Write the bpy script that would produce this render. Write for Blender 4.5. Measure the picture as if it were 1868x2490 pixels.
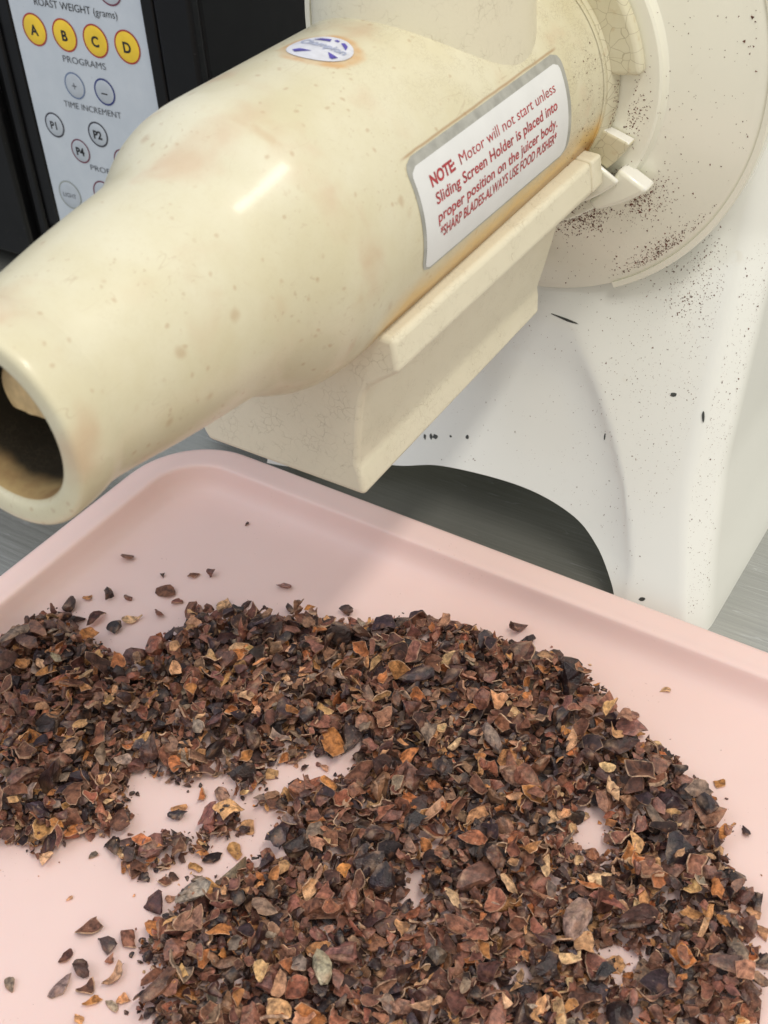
import bpy, bmesh, math, random
import numpy as np
from mathutils import Matrix, Vector

for _o in list(bpy.data.objects):
    bpy.data.objects.remove(_o)
scene = bpy.context.scene
COL = scene.collection
R = math.radians

# ---------------------------------------------------------------- camera
cd = bpy.data.cameras.new('camera')
cam = bpy.data.objects.new('camera', cd)
COL.objects.link(cam)
CAM_POS = Vector((0.27542, -0.54769, 0.46841))
_rt = Vector((0.84750, 0.52842, -0.05010))
_fw = Vector((-0.43602, 0.63925, -0.63344)).normalized()
_up = _rt.cross(_fw).normalized()
_rt = _fw.cross(_up).normalized()
M = Matrix((_rt, _up, -_fw)).transposed().to_4x4()
M.translation = CAM_POS
cam.matrix_world = M
cd.sensor_fit = 'VERTICAL'
cd.sensor_height = 36.0
cd.sensor_width = 36.0
cd.lens = 43.25
cd.clip_start = 0.01
cd.clip_end = 50
cd.dof.use_dof = True
cd.dof.focus_distance = 0.60
cd.dof.aperture_fstop = 20.0
scene.camera = cam

# ---------------------------------------------------------------- light
w = bpy.data.worlds.new('World')
scene.world = w
w.use_nodes = True
bg = w.node_tree.nodes['Background']
# an unseen room: light ceiling, dimmer walls
_t = w.node_tree
_tc = _t.nodes.new('ShaderNodeTexCoord')
_sp = _t.nodes.new('ShaderNodeSeparateXYZ')
_mr = _t.nodes.new('ShaderNodeMapRange')
_mx = _t.nodes.new('ShaderNodeMix')
_mx.data_type = 'RGBA'
_t.links.new(_tc.outputs['Generated'], _sp.inputs[0])
_t.links.new(_sp.outputs[2], _mr.inputs[0])
_mr.inputs[1].default_value, _mr.inputs[2].default_value = -0.05, 0.55
_t.links.new(_mr.outputs[0], _mx.inputs[0])
_mx.inputs[6].default_value = (0.54, 0.55, 0.57, 1)
_mx.inputs[7].default_value = (0.80, 0.82, 0.86, 1)
_mw = _t.nodes.new('ShaderNodeMix')
_mw.data_type = 'RGBA'
_mr2 = _t.nodes.new('ShaderNodeMapRange')
_t.links.new(_sp.outputs[0], _mr2.inputs[0])
_mr2.inputs[1].default_value, _mr2.inputs[2].default_value = -1.0, 1.0
_t.links.new(_mr2.outputs[0], _mw.inputs[0])
_mw.inputs[6].default_value = (0.84, 0.92, 1.10, 1)      # added cool tint from the left
_mw.inputs[7].default_value = (1.62, 1.48, 1.20, 1)      # added warm boost from the right, lifts the side faces
_mm = _t.nodes.new('ShaderNodeMix')
_mm.data_type = 'RGBA'
_mm.blend_type = 'MULTIPLY'
_mm.inputs[0].default_value = 1.0
_t.links.new(_mx.outputs[2], _mm.inputs[6])
_t.links.new(_mw.outputs[2], _mm.inputs[7])
_t.links.new(_mm.outputs[2], bg.inputs['Color'])
bg.inputs['Strength'].default_value = 0.80


def area(name, loc, target, sx, sy, power, color, spin=0.0):
    l = bpy.data.lights.new(name, 'AREA')
    l.shape = 'RECTANGLE'
    l.size, l.size_y = sx, sy
    l.energy = power
    l.color = color
    o = bpy.data.objects.new(name, l)
    COL.objects.link(o)
    d = (Vector(target) - Vector(loc)).normalized()
    x = Vector((1, 0, 0))
    x = (x - d * x.dot(d)).normalized()
    y = (-d).cross(x)
    m = Matrix((x, y, -d)).transposed()
    m = (Matrix.Rotation(spin, 3, d) @ m).to_4x4()
    m.translation = loc
    o.matrix_world = m
    return o


# ceiling tube running along the barrel, to its right
area('ceiling_tube_light', (0.76, -0.36, 1.85), (0, -0.20, 0.1), 0.20, 1.05, 16.0, (1.0, 0.945, 0.85))
# added soft fill from behind the camera, front left; no known lamp
area('added_fill_light', (-0.75, -1.45, 1.95), (0, 0.0, 0.1), 1.2, 0.7, 8.5, (0.92, 0.96, 1.0))
scene.view_settings.view_transform = 'Standard'
scene.view_settings.look = 'None'
scene.view_settings.exposure = -0.06
scene.view_settings.gamma = 1.0
scene.view_settings.use_curve_mapping = False
scene.render.resolution_x, scene.render.resolution_y = 768, 1024
scene.cycles.max_bounces = 8

H = 0.2549          # height of the juicer's axis above the counter


# ---------------------------------------------------------------- helpers
def smooth(a, b, x):
    t = min(1.0, max(0.0, (x - a) / (b - a)))
    return t * t * (3 - 2 * t)


def interp(tab, v):
    if v <= tab[0][0]:
        return tab[0][1]
    for (a, p), (b, q) in zip(tab, tab[1:]):
        if v <= b:
            return p + (q - p) * (v - a) / (b - a)
    return tab[-1][1]


def tag(o, label=None, category=None, group=None, kind=None):
    if label: o['label'] = label
    if category: o['category'] = category
    if group: o['group'] = group
    if kind: o['kind'] = kind
    return o


def parent(o, p):
    if p is not None:
        o.parent = p
        o.matrix_parent_inverse = p.matrix_basis.inverted()
    return o


def empty(name, loc, rz=0.0):
    o = bpy.data.objects.new(name, None)
    COL.objects.link(o)
    o.location = loc
    o.rotation_euler = (0, 0, rz)
    o.empty_display_size = 0.02
    return o


def make(name, verts, faces, mat, par=None, shade=True, local=False):
    me = bpy.data.meshes.new(name)
    me.from_pydata([tuple(v) for v in verts], [], faces)
    me.update()
    if mat is not None:
        for m in (mat if isinstance(mat, (list, tuple)) else [mat]):
            me.materials.append(m)
    if shade:
        me.polygons.foreach_set('use_smooth', [True] * len(me.polygons))
    o = bpy.data.objects.new(name, me)
    COL.objects.link(o)
    if par is not None:
        if local:
            o.parent = par
        else:
            parent(o, par)
    return o


def recalc(o):
    bm = bmesh.new()
    bm.from_mesh(o.data)
    bmesh.ops.remove_doubles(bm, verts=bm.verts, dist=1e-6)
    bmesh.ops.recalc_face_normals(bm, faces=bm.faces)
    bm.to_mesh(o.data)
    bm.free()
    return o


def sharp(o, ang=35):
    o.data.set_sharp_from_angle(angle=R(ang))
    return o


def bevel(o, wdt, seg=2, ang=30):
    m = o.modifiers.new('bevel', 'BEVEL')
    m.width = wdt
    m.segments = seg
    m.limit_method = 'ANGLE'
    m.angle_limit = R(ang)
    m.harden_normals = False
    return o


def revolve(name, prof, mat, par, n=128, a0=0.0, a1=360.0, closed_profile=False):
    """prof: list of (y, r) turned about the juicer's axis; angle from +X towards +Z"""
    full = abs(a1 - a0 - 360) < 1e-6
    vs, fs = [], []
    cols = n if full else n + 1
    k = len(prof)
    for i in range(cols):
        a = R(a0 + (a1 - a0) * i / n)
        c, s = math.cos(a), math.sin(a)
        for y, r in prof:
            vs.append((r * c, y, H + r * s))
    for i in range(n):
        j = (i + 1) % cols
        for q in range(k if closed_profile else k - 1):
            p = (q + 1) % k
            fs.append((i * k + q, j * k + q, j * k + p, i * k + p))
    if closed_profile and not full:
        fs.append(tuple(range(k)))
        fs.append(tuple((cols - 1) * k + q for q in reversed(range(k))))
    return recalc(make(name, vs, fs, mat, par))


def text_data(body, size, align='CENTER', width=None, spacing=1.0, bold=0.0):
    """flat mesh (verts, faces) of a line of lettering, scaled to size / width"""
    cu = bpy.data.curves.new('lettering', 'FONT')
    cu.body = body
    cu.size = size
    cu.align_x = align
    cu.resolution_u = 3
    cu.space_character = spacing
    cu.offset = bold
    ob = bpy.data.objects.new('lettering', cu)
    COL.objects.link(ob)
    dg = bpy.context.evaluated_depsgraph_get()
    me = bpy.data.meshes.new_from_object(ob.evaluated_get(dg))
    v = np.array([x.co[:2] for x in me.vertices])
    f = [tuple(p.vertices) for p in me.polygons]
    bpy.data.objects.remove(ob)
    bpy.data.curves.remove(cu)
    bpy.data.meshes.remove(me)
    if width:
        lo, hi = v[:, 0].min(), v[:, 0].max()
        v[:, 0] = (v[:, 0] - lo) * width / (hi - lo)
        if align == 'CENTER':
            v[:, 0] -= width / 2
    return v, f


# ---------------------------------------------------------------- materials
class N:
    """a small node-graph writer"""
    def __init__(self, name):
        self.m = bpy.data.materials.new(name)
        self.m.use_nodes = True
        self.t = self.m.node_tree
        self.b = self.t.nodes['Principled BSDF']

    def add(self, typ, **kw):
        n = self.t.nodes.new(typ)
        for k, v in kw.items():
            setattr(n, k, v)
        return n

    def link(self, a, b):
        self.t.links.new(a, b)

    def put(self, sock, v):
        if hasattr(v, 'is_output') or isinstance(v, bpy.types.NodeSocket):
            self.link(v, sock)
        else:
            if sock.type == 'RGBA' and len(v) == 3:
                v = (*v, 1)
            sock.default_value = v

    def coords(self, kind='Object', scale=(1, 1, 1), rot=(0, 0, 0), loc=(0, 0, 0)):
        tc = self.add('ShaderNodeTexCoord')
        mp = self.add('ShaderNodeMapping')
        self.link(tc.outputs[kind], mp.inputs['Vector'])
        mp.inputs['Scale'].default_value = scale
        mp.inputs['Rotation'].default_value = rot
        mp.inputs['Location'].default_value = loc
        return mp.outputs['Vector']

    def noise(self, vec, scale, detail=3, rough=0.55, dist=0.0, out='Fac'):
        n = self.add('ShaderNodeTexNoise')
        self.put(n.inputs['Vector'], vec)
        n.inputs['Scale'].default_value = scale
        n.inputs['Detail'].default_value = detail
        n.inputs['Roughness'].default_value = rough
        n.inputs['Distortion'].default_value = dist
        return n.outputs[out]

    def voro(self, vec, scale, feature='F1', out='Distance', rnd=1.0):
        n = self.add('ShaderNodeTexVoronoi', feature=feature)
        self.put(n.inputs['Vector'], vec)
        n.inputs['Scale'].default_value = scale
        n.inputs['Randomness'].default_value = rnd
        return n.outputs[out]

    def math(self, op, a, b=0.0, c=0.0, clamp=False):
        n = self.add('ShaderNodeMath', operation=op, use_clamp=clamp)
        for s, v in zip(n.inputs, (a, b, c)):
            self.put(s, v)
        return n.outputs[0]

    def ramp(self, fac, a, b, lo=0.0, hi=1.0):
        n = self.add('ShaderNodeMapRange', interpolation_type='SMOOTHSTEP')
        self.put(n.inputs[0], fac)
        n.inputs[1].default_value = a
        n.inputs[2].default_value = b
        n.inputs[3].default_value = lo
        n.inputs[4].default_value = hi
        return n.outputs[0]

    def mix(self, fac, a, b, mode='MIX'):
        n = self.add('ShaderNodeMix', data_type='RGBA', blend_type=mode)
        self.put(n.inputs[0], fac)
        self.put(n.inputs[6], a)
        self.put(n.inputs[7], b)
        return n.outputs[2]

    def warp(self, vec, scale, amount):
        nz = self.noise(vec, scale, 2, out='Color')
        v = self.add('ShaderNodeVectorMath', operation='MULTIPLY_ADD')
        self.put(v.inputs[0], nz)
        v.inputs[1].default_value = (amount,) * 3
        self.put(v.inputs[2], vec)
        return v.outputs[0]

    def xyz(self, vec):
        n = self.add('ShaderNodeSeparateXYZ')
        self.put(n.inputs[0], vec)
        return n.outputs

    def bump(self, h, strength=0.3, dist=0.001, normal=None):
        n = self.add('ShaderNodeBump')
        n.inputs['Strength'].default_value = strength
        n.inputs['Distance'].default_value = dist
        self.put(n.inputs['Height'], h)
        if normal is not None:
            self.put(n.inputs['Normal'], normal)
        return n.outputs[0]

    def done(self, color=None, rough=None, metal=None, normal=None, **kw):
        if color is not None: self.put(self.b.inputs['Base Color'], color)
        if rough is not None: self.put(self.b.inputs['Roughness'], rough)
        if metal is not None: self.put(self.b.inputs['Metallic'], metal)
        if normal is not None: self.put(self.b.inputs['Normal'], normal)
        for k, v in kw.items():
            self.put(self.b.inputs[k.replace('_', ' ')], v)
        return self.m


def plain(name, col, rough=0.5, metal=0.0, var=0.06, scale=60, spec=0.5):
    g = N(name)
    v = g.coords()
    nz = g.noise(v, scale, 4)
    c = g.mix(g.ramp(nz, 0.3, 0.7), tuple(x * (1 - var) for x in col), tuple(min(1, x * (1 + var)) for x in col))
    r = g.math('MULTIPLY_ADD', nz, 0.12, rough - 0.06)
    return g.done(c, r, metal, Specular_IOR_Level=spec)


def mat_steel():
    g = N('brushed_steel')
    v = g.coords()
    brush = g.noise(g.coords(scale=(3, 380, 3), rot=(0, 0, R(8))), 1.6, 4, 0.7)
    fine = g.noise(g.coords(scale=(10, 1500, 10), rot=(0, 0, R(8))), 1.5, 2)
    blot = g.noise(v, 9, 4)
    scr = None
    for i, (rz, sc) in enumerate(((20, 22), (-33, 17), (64, 14), (5, 25), (-70, 12))):
        n = g.noise(g.coords(scale=(1.6, sc * 2.2, 1), rot=(0, 0, R(rz)), loc=(i * 3.1, i, 0)), 4.5, 0.5, 0.3, 0.4)
        l = g.math('LESS_THAN', g.math('ABSOLUTE', g.math('SUBTRACT', n, 0.5)), 0.0042)
        gate = g.ramp(g.noise(v, 14 + 3 * i, 1), 0.52, 0.62)
        l = g.math('MULTIPLY', l, gate)
        scr = l if scr is None else g.math('MAXIMUM', scr, l)
    c = g.mix(g.ramp(brush, 0.3, 0.7), (0.45, 0.45, 0.41), (0.55, 0.55, 0.50))
    c = g.mix(g.math('MULTIPLY', g.ramp(blot, 0.45, 0.75), 0.25), c, (0.34, 0.35, 0.33))
    c = g.mix(g.math('MULTIPLY', scr, 0.55), c, (0.75, 0.76, 0.74))
    r = g.math('ADD', g.math('MULTIPLY_ADD', brush, 0.12, 0.13), g.math('MULTIPLY', blot, 0.06))
    h = g.math('ADD', g.math('MULTIPLY', brush, 0.6), g.math('MULTIPLY', fine, 0.5))
    h = g.math('SUBTRACT', h, g.math('MULTIPLY', scr, 0.7))
    return g.done(c, r, 0.76, g.bump(h, 0.07, 0.0005))


def mat_tray():
    g = N('pink_plastic')
    v = g.coords()
    n = g.noise(v, 14, 4)
    c = g.mix(g.ramp(n, 0.3, 0.7), (0.84, 0.615, 0.570), (0.865, 0.64, 0.595))
    dust = g.math('LESS_THAN', g.voro(g.warp(v, 40, 0.02), 330), 0.10)
    dust = g.math('MULTIPLY', dust, g.ramp(g.noise(v, 25, 2), 0.55, 0.68))
    c = g.mix(g.math('MULTIPLY', dust, 0.35), c, (0.40, 0.22, 0.17))
    smear = g.ramp(g.noise(g.coords(scale=(1, 2.5, 1), rot=(0, 0, 0.7)), 30, 5, 0.6), 0.55, 0.75)
    r = g.math('MULTIPLY_ADD', smear, 0.10, 0.44)
    return g.done(c, r, 0.0, g.bump(g.noise(v, 900, 2), 0.05, 0.0003),
                  Subsurface_Weight=0.15, Subsurface_Radius=(0.006, 0.003, 0.002), Subsurface_Scale=1.0)


def crackle(g, v, scale, width, warp_s=90, warp_a=0.004):
    d = g.voro(g.warp(v, warp_s, warp_a), scale, 'DISTANCE_TO_EDGE')
    return g.ramp(d, 0.0, width, 1.0, 0.0)


def mat_cream(name, barrel=False, block=False, tabs=False, deep=False):
    g = N(name)
    v = g.coords()
    x, y, z = g.xyz(v)
    mott = g.noise(v, 22, 5, 0.6)
    c = g.mix(g.ramp(mott, 0.3, 0.72), (0.655, 0.605, 0.42), (0.715, 0.68, 0.52))
    fine = g.noise(v, 260, 3)
    c = g.mix(g.math('MULTIPLY', g.ramp(fine, 0.55, 0.8), 0.22), c, (0.60, 0.52, 0.36))
    lines = crackle(g, g.coords(scale=(1, 1, 1.3)), 520, 0.10, 210, 0.006)
    lines = g.math('MULTIPLY', lines, g.ramp(g.noise(v, 120, 2), 0.36, 0.55))
    h = g.math('MULTIPLY', lines, -1.0)
    rough = g.math('MULTIPLY_ADD', fine, 0.12, 0.34)
    bs = 0.25
    if barrel:
        fade = g.ramp(y, -0.22, -0.07)                      # the paint is more crazed towards the flange
        lines = g.math('MULTIPLY', lines, g.math('MULTIPLY_ADD', fade, 0.85, 0.15))
        h = g.math('MULTIPLY', lines, -1.0)
        wv = g.warp(v, 90, 0.005)
        for sc, gate, lim in ((70, 0.80, 0.22), (190, 0.66, 0.26)):
            vd = g.add('ShaderNodeTexVoronoi', feature='F1')
            g.put(vd.inputs['Vector'], wv)
            vd.inputs['Scale'].default_value = sc
            sel = g.math('GREATER_THAN', g.xyz(vd.outputs['Color'])[0], gate)
            dots = g.math('MULTIPLY', g.ramp(vd.outputs['Distance'], 0.05, lim, 1, 0), sel)
            c = g.mix(g.math('MULTIPLY', dots, 0.48), c, (0.46, 0.31, 0.17))
        pep = g.math('MULTIPLY', g.ramp(g.noise(v, 420, 2, 0.5), 0.62, 0.72), g.ramp(g.noise(v, 28, 3), 0.42, 0.68))
        c = g.mix(g.math('MULTIPLY', pep, 0.50), c, (0.45, 0.33, 0.20))
        scr = g.math('LESS_THAN', g.math('ABSOLUTE', g.math('SUBTRACT', g.noise(g.coords(scale=(2.0, 0.35, 2.0), rot=(0.15, 0.1, 0.2)), 85, 1, 0.4, 0.3), 0.5)), 0.006)
        scr = g.math('MULTIPLY', scr, g.ramp(g.noise(v, 55, 2), 0.54, 0.66))
        c = g.mix(g.math('MULTIPLY', scr, 0.32), c, (0.45, 0.35, 0.22))
        big = g.ramp(g.noise(g.warp(v, 30, 0.02), 34, 3, 0.45), 0.54, 0.80)
        c = g.mix(g.math('MULTIPLY', big, 0.55), c, (0.58, 0.38, 0.24))
        # a worn brownish line round the shoulder
        sh = g.math('ABSOLUTE', g.math('ADD', g.math('SUBTRACT', y, -0.2335), g.math('MULTIPLY', g.math('SUBTRACT', g.noise(v, 45, 3), 0.5), 0.006)))
        sh = g.math('MULTIPLY', g.ramp(sh, 0.0002, 0.0028, 1, 0), g.ramp(g.noise(v, 70, 4), 0.46, 0.66))
        c = g.mix(g.math('MULTIPLY', sh, 0.32), c, (0.52, 0.33, 0.18))
        # orange residue in the gutter above the rail
        ng = g.math('MULTIPLY', g.math('SUBTRACT', g.noise(v, 60, 4), 0.5), 0.006)
        rail_z = g.math('MULTIPLY_ADD', y, 0.043, H - 0.0232)  # height of the gutter follows the rail
        dz = g.math('ADD', g.math('SUBTRACT', z, rail_z), ng)
        gut = g.math('MULTIPLY', g.ramp(dz, 0.0035, 0.0200, 1, 0), g.math('MULTIPLY', g.ramp(y, -0.222, -0.200), g.math('GREATER_THAN', x, 0.0)))
        gut = g.math('MULTIPLY', gut, g.ramp(g.noise(v, 40, 2), 0.2, 0.55, 0.65, 1.0))
        c = g.mix(g.math('MULTIPLY', gut, 0.9), c, (0.74, 0.45, 0.10))
        core = g.math('MULTIPLY', g.ramp(dz, 0.001, 0.0060, 1, 0), g.math('MULTIPLY', g.ramp(y, -0.215, -0.205), g.math('GREATER_THAN', x, 0.0)))
        c = g.mix(g.math('MULTIPLY', core, 0.75), c, (0.34, 0.17, 0.05))
        # brown grime under the shoulder, where the block meets it
        gr = g.math('MULTIPLY', g.ramp(g.math('SUBTRACT', z, H), -0.030, -0.050), g.math('MULTIPLY', g.ramp(y, -0.275, -0.235), g.ramp(y, -0.205, -0.190, 1, 0)))
        gr = g.math('MULTIPLY', gr, g.ramp(g.noise(g.warp(v, 40, 0.01), 65, 4, 0.6), 0.36, 0.62))
        c = g.mix(g.math('MULTIPLY', gr, 0.6), c, (0.42, 0.28, 0.13))
        # rust ring round the oval sticker
        ex = g.math('DIVIDE', g.math('SUBTRACT', x, 0.0035), 0.0150)
        ey = g.math('DIVIDE', g.math('SUBTRACT', y, -0.1710), 0.0135)
        e = g.math('SQRT', g.math('ADD', g.math('MULTIPLY', ex, ex), g.math('MULTIPLY', ey, ey)))
        e = g.math('ADD', e, g.math('MULTIPLY', g.math('SUBTRACT', g.noise(v, 130, 3), 0.5), 0.22))
        ring = g.math('MULTIPLY', g.ramp(e, 0.98, 1.2, 1, 0), g.math('GREATER_THAN', z, H + 0.03))
        c = g.mix(g.math('MULTIPLY', ring, g.ramp(g.noise(v, 70, 2), 0.35, 0.65, 0.3, 0.85)), c, (0.62, 0.33, 0.12))
        # brown dirt along the label's edge
        ang = g.math('ARCTAN2', g.math('SUBTRACT', z, H), x)
        la = g.math('ABSOLUTE', g.math('SUBTRACT', g.math('ADD', ang, g.math('MULTIPLY', ng, 3.0)), R(31.9)))
        lab = g.math('MULTIPLY', g.ramp(la, 0.0, 0.016, 1, 0), g.math('MULTIPLY', g.ramp(y, -0.193, -0.186), g.ramp(y, -0.068, -0.062, 1, 0)))
        c = g.mix(g.math('MULTIPLY', lab, 0.7), c, (0.36, 0.19, 0.08))
        # inside of the nozzle: stained at the rim, deep-bore shade painted near-black
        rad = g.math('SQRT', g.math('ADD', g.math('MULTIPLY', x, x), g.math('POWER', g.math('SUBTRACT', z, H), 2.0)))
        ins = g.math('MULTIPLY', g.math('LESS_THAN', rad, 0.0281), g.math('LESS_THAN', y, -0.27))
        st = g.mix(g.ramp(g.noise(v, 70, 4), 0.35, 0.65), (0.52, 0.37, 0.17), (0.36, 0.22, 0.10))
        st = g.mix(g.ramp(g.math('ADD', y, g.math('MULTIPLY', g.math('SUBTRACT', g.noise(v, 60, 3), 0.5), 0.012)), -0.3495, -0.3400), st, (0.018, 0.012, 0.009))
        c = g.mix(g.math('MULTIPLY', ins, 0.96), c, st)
        c = g.mix(g.math('MULTIPLY', lines, 0.45), c, (0.42, 0.36, 0.24))
        rough = g.math('MULTIPLY_ADD', fine, 0.12, 0.36)
    if block:
        c = g.mix(0.85, c, (0.80, 0.755, 0.605))
        cz = crackle(g, g.coords(scale=(1.0, 1.7, 1.0)), 250, 0.035, 150, 0.006)
        cz = g.math('MULTIPLY', cz, g.ramp(g.noise(v, 95, 3), 0.40, 0.66))
        c = g.mix(g.math('MULTIPLY', cz, 0.42), c, (0.50, 0.43, 0.31))
        h = g.math('ADD', g.math('MULTIPLY', cz, -1.0), g.math('MULTIPLY', g.noise(g.coords(scale=(1, 1.6, 1)), 650, 2, 0.4, 1.5), 0.5))
        bs = 0.45
    if tabs:
        cr = crackle(g, g.coords(scale=(1, 0.45, 1)), 165, 0.030, 90, 0.004)
        c = g.mix(g.math('MULTIPLY', cr, 0.6), c, (0.32, 0.27, 0.17))
        h = g.math('MULTIPLY', cr, -1.0)
        ed = g.ramp(g.noise(v, 160, 4), 0.58, 0.72)
        c = g.mix(g.math('MULTIPLY', ed, 0.3), c, (0.45, 0.27, 0.10))
        bs = 0.2
    return g.done(c, rough, 0.0, g.bump(h, bs, 0.0004), Specular_IOR_Level=0.38,
                  Coat_Weight=0.32 if barrel else 0.1, Coat_Roughness=0.15)


def mat_enamel(name, col, rough=0.14):
    g = N(name)
    v = g.coords()
    n = g.noise(v, 11, 4)
    c = g.mix(g.ramp(n, 0.3, 0.7), tuple(a * 0.97 for a in col), col)
    st = g.math('MULTIPLY', g.ramp(g.noise(g.warp(v, 50, 0.01), 55, 4), 0.67, 0.80), 0.18)
    c = g.mix(st, c, (0.58, 0.50, 0.36))
    r = g.math('MULTIPLY_ADD', g.noise(v, 40, 4), 0.12, rough)
    return g.done(c, r, 0.0, g.bump(g.noise(v, 120, 2), 0.03, 0.0006), Specular_IOR_Level=0.5, Coat_Weight=0.25, Coat_Roughness=0.08)


def mat_black(name, rough=0.45, dust=True):
    g = N(name)
    v = g.coords()
    c = (0.004, 0.0042, 0.005)
    if dust:
        d = g.math('LESS_THAN', g.voro(g.warp(v, 60, 0.02), 420), 0.085)
        d = g.math('MULTIPLY', d, g.ramp(g.noise(v, 28, 2), 0.52, 0.66))
        film = g.math('MULTIPLY', g.ramp(g.noise(v, 35, 5, 0.6), 0.45, 0.75), 0.02)
        c = g.mix(film, c, (0.16, 0.15, 0.14))
        c = g.mix(g.math('MULTIPLY', d, 0.4), c, (0.35, 0.34, 0.32))
    r = g.math('MULTIPLY_ADD', g.noise(v, 50, 3), 0.15, rough - 0.07)
    return g.done(c, r, 0.0, g.bump(g.noise(v, 1300, 2), 0.12, 0.0002), Specular_IOR_Level=0.28)


def mat_panel():
    g = N('silver_panel')
    v = g.coords()
    n = g.noise(v, 30, 5, 0.6)
    c = g.mix(g.ramp(n, 0.3, 0.75), (0.60, 0.66, 0.73), (0.67, 0.725, 0.79))
    sp = g.math('LESS_THAN', g.voro(g.warp(v, 70, 0.02), 260), 0.075)
    sp = g.math('MULTIPLY', sp, g.ramp(g.noise(v, 33, 2), 0.48, 0.62))
    c = g.mix(g.math('MULTIPLY', sp, 0.5), c, (0.12, 0.12, 0.13))
    wear = g.ramp(g.noise(g.coords(scale=(1.6, 1, 0.5), rot=(0, 0.4, 0)), 55, 4), 0.64, 0.72)
    c = g.mix(g.math('MULTIPLY', wear, 0.25), c, (0.72, 0.76, 0.80))
    return g.done(c, g.math('MULTIPLY_ADD', n, 0.2, 0.26), 0.15, g.bump(g.noise(v, 50, 2), 0.05, 0.001))


def mat_vertex(name, rough, spec=0.45):
    """cacao: each piece carries its own colour; grain, veins and flecks from noise"""
    g = N(name)
    at = g.add('ShaderNodeAttribute', attribute_name='piece_colour')
    v = g.coords()
    n1 = g.noise(v, 330, 4, 0.7)
    n2 = g.noise(g.coords(scale=(1, 2.6, 1.6), rot=(0.3, 0.2, 0.9)), 700, 3, 0.6)
    n3 = g.noise(v, 150, 2, 0.5)
    c = g.mix(1.0, at.outputs['Color'], g.mix(g.ramp(n1, 0.25, 0.75), (0.34, 0.32, 0.33), (1.75, 1.66, 1.58)), 'MULTIPLY')
    c = g.mix(g.math('MULTIPLY', g.ramp(n3, 0.55, 0.72), 0.35), c, (0.36, 0.165, 0.085))
    c = g.mix(g.math('MULTIPLY', g.ramp(n3, 0.30, 0.44, 1, 0), 0.45), c, (0.030, 0.018, 0.019))
    fl = g.ramp(g.noise(v, 800, 2), 0.66, 0.74)
    c = g.mix(g.math('MULTIPLY', fl, 0.35), c, (0.52, 0.38, 0.27))
    r = g.math('MULTIPLY_ADD', n1, 0.4, rough - 0.2)
    h = g.math('ADD', n1, g.math('MULTIPLY', n2, 0.8))
    return g.done(c, r, 0.0, g.bump(h, 0.75, 0.0009), Specular_IOR_Level=spec)


STEEL = mat_steel()
PINK = mat_tray()
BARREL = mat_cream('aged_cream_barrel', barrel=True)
BLOCK = mat_cream('aged_cream_block', block=True)
TABS = mat_cream('crazed_cream', tabs=True)
CHUTE = mat_cream('aged_cream_chute', block=True)
WHITE = mat_enamel('white_enamel', (0.82, 0.835, 0.795))
DISC = mat_enamel('off_white_plate', (0.875, 0.865, 0.745), 0.15)
WLUG = mat_enamel('white_lug', (0.84, 0.83, 0.78), 0.3)
BLACK = mat_black('black_housing')
GLOSSBLACK = mat_black('black_bezel', 0.3)
SIDEBLACK = mat_black('black_side', 0.55, False)
PALE = plain('pale_casing', (0.70, 0.76, 0.82), 0.4)
PANEL = mat_panel()
INK = plain('black_ink', (0.015, 0.015, 0.018), 0.5)
INKFADE = plain('worn_ink', (0.10, 0.11, 0.13), 0.5, var=0.5, scale=400)
REDINK = plain('red_ink', (0.40, 0.045, 0.055), 0.5, var=0.35, scale=500)
YELLOW = plain('yellow_button', (0.92, 0.63, 0.045), 0.3, var=0.08)
REDRING = plain('red_ring', (0.42, 0.05, 0.035), 0.4)
BLUERING = plain('blue_ring', (0.03, 0.045, 0.20), 0.4)
BLUEFADE = plain('worn_blue_ring', (0.16, 0.22, 0.36), 0.4)
DARKRING = plain('dark_ring', (0.03, 0.03, 0.045), 0.4)
MAROON = plain('maroon_ring', (0.17, 0.04, 0.07), 0.4)
OLIVE = plain('worn_olive_ring', (0.33, 0.36, 0.34), 0.4)
LABELGREY = plain('label_foil', (0.41, 0.415, 0.39), 0.42, 0.2, var=0.14, scale=170)
LABELWHITE = plain('label_white', (0.76, 0.78, 0.80), 0.4, var=0.03)
STICKER = plain('sticker_white', (0.66, 0.68, 0.76), 0.4, var=0.10, scale=220)
BLUEINK = plain('sticker_blue', (0.075, 0.06, 0.36), 0.4, var=0.3, scale=300)
PALEBLUE = plain('sticker_pale_blue', (0.40, 0.45, 0.62), 0.4, var=0.2, scale=300)
CHIP = plain('bare_metal_chip', (0.05, 0.055, 0.05), 0.5, var=0.3, scale=400)
DARKIN = plain('dark_inside', (0.02, 0.016, 0.014), 0.8)
FOOT = plain('black_rubber', (0.015, 0.015, 0.016), 0.7)
HUSK = mat_vertex('cacao_husk', 0.55, 0.30)
NIB = mat_vertex('cacao_nib', 0.34, 0.6)
DUST = plain('cacao_dust', (0.135, 0.048, 0.030), 0.8, var=0.4, scale=600)

# ---------------------------------------------------------------- counter
def build_counter():
    x0, x1, y0, y1 = -1.1, 1.1, -0.9, 1.0
    vs = [(x0, y0, 0), (x1, y0, 0), (x1, y1, 0), (x0, y1, 0),
          (x0, y0, -0.03), (x1, y0, -0.03), (x1, y1, -0.03), (x0, y1, -0.03)]
    fs = [(0, 1, 2, 3), (7, 6, 5, 4), (0, 4, 5, 1), (1, 5, 6, 2), (2, 6, 7, 3), (3, 7, 4, 0)]
    o = make('counter', vs, fs, STEEL, shade=False)
    tag(o, kind='structure')


build_counter()

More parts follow.
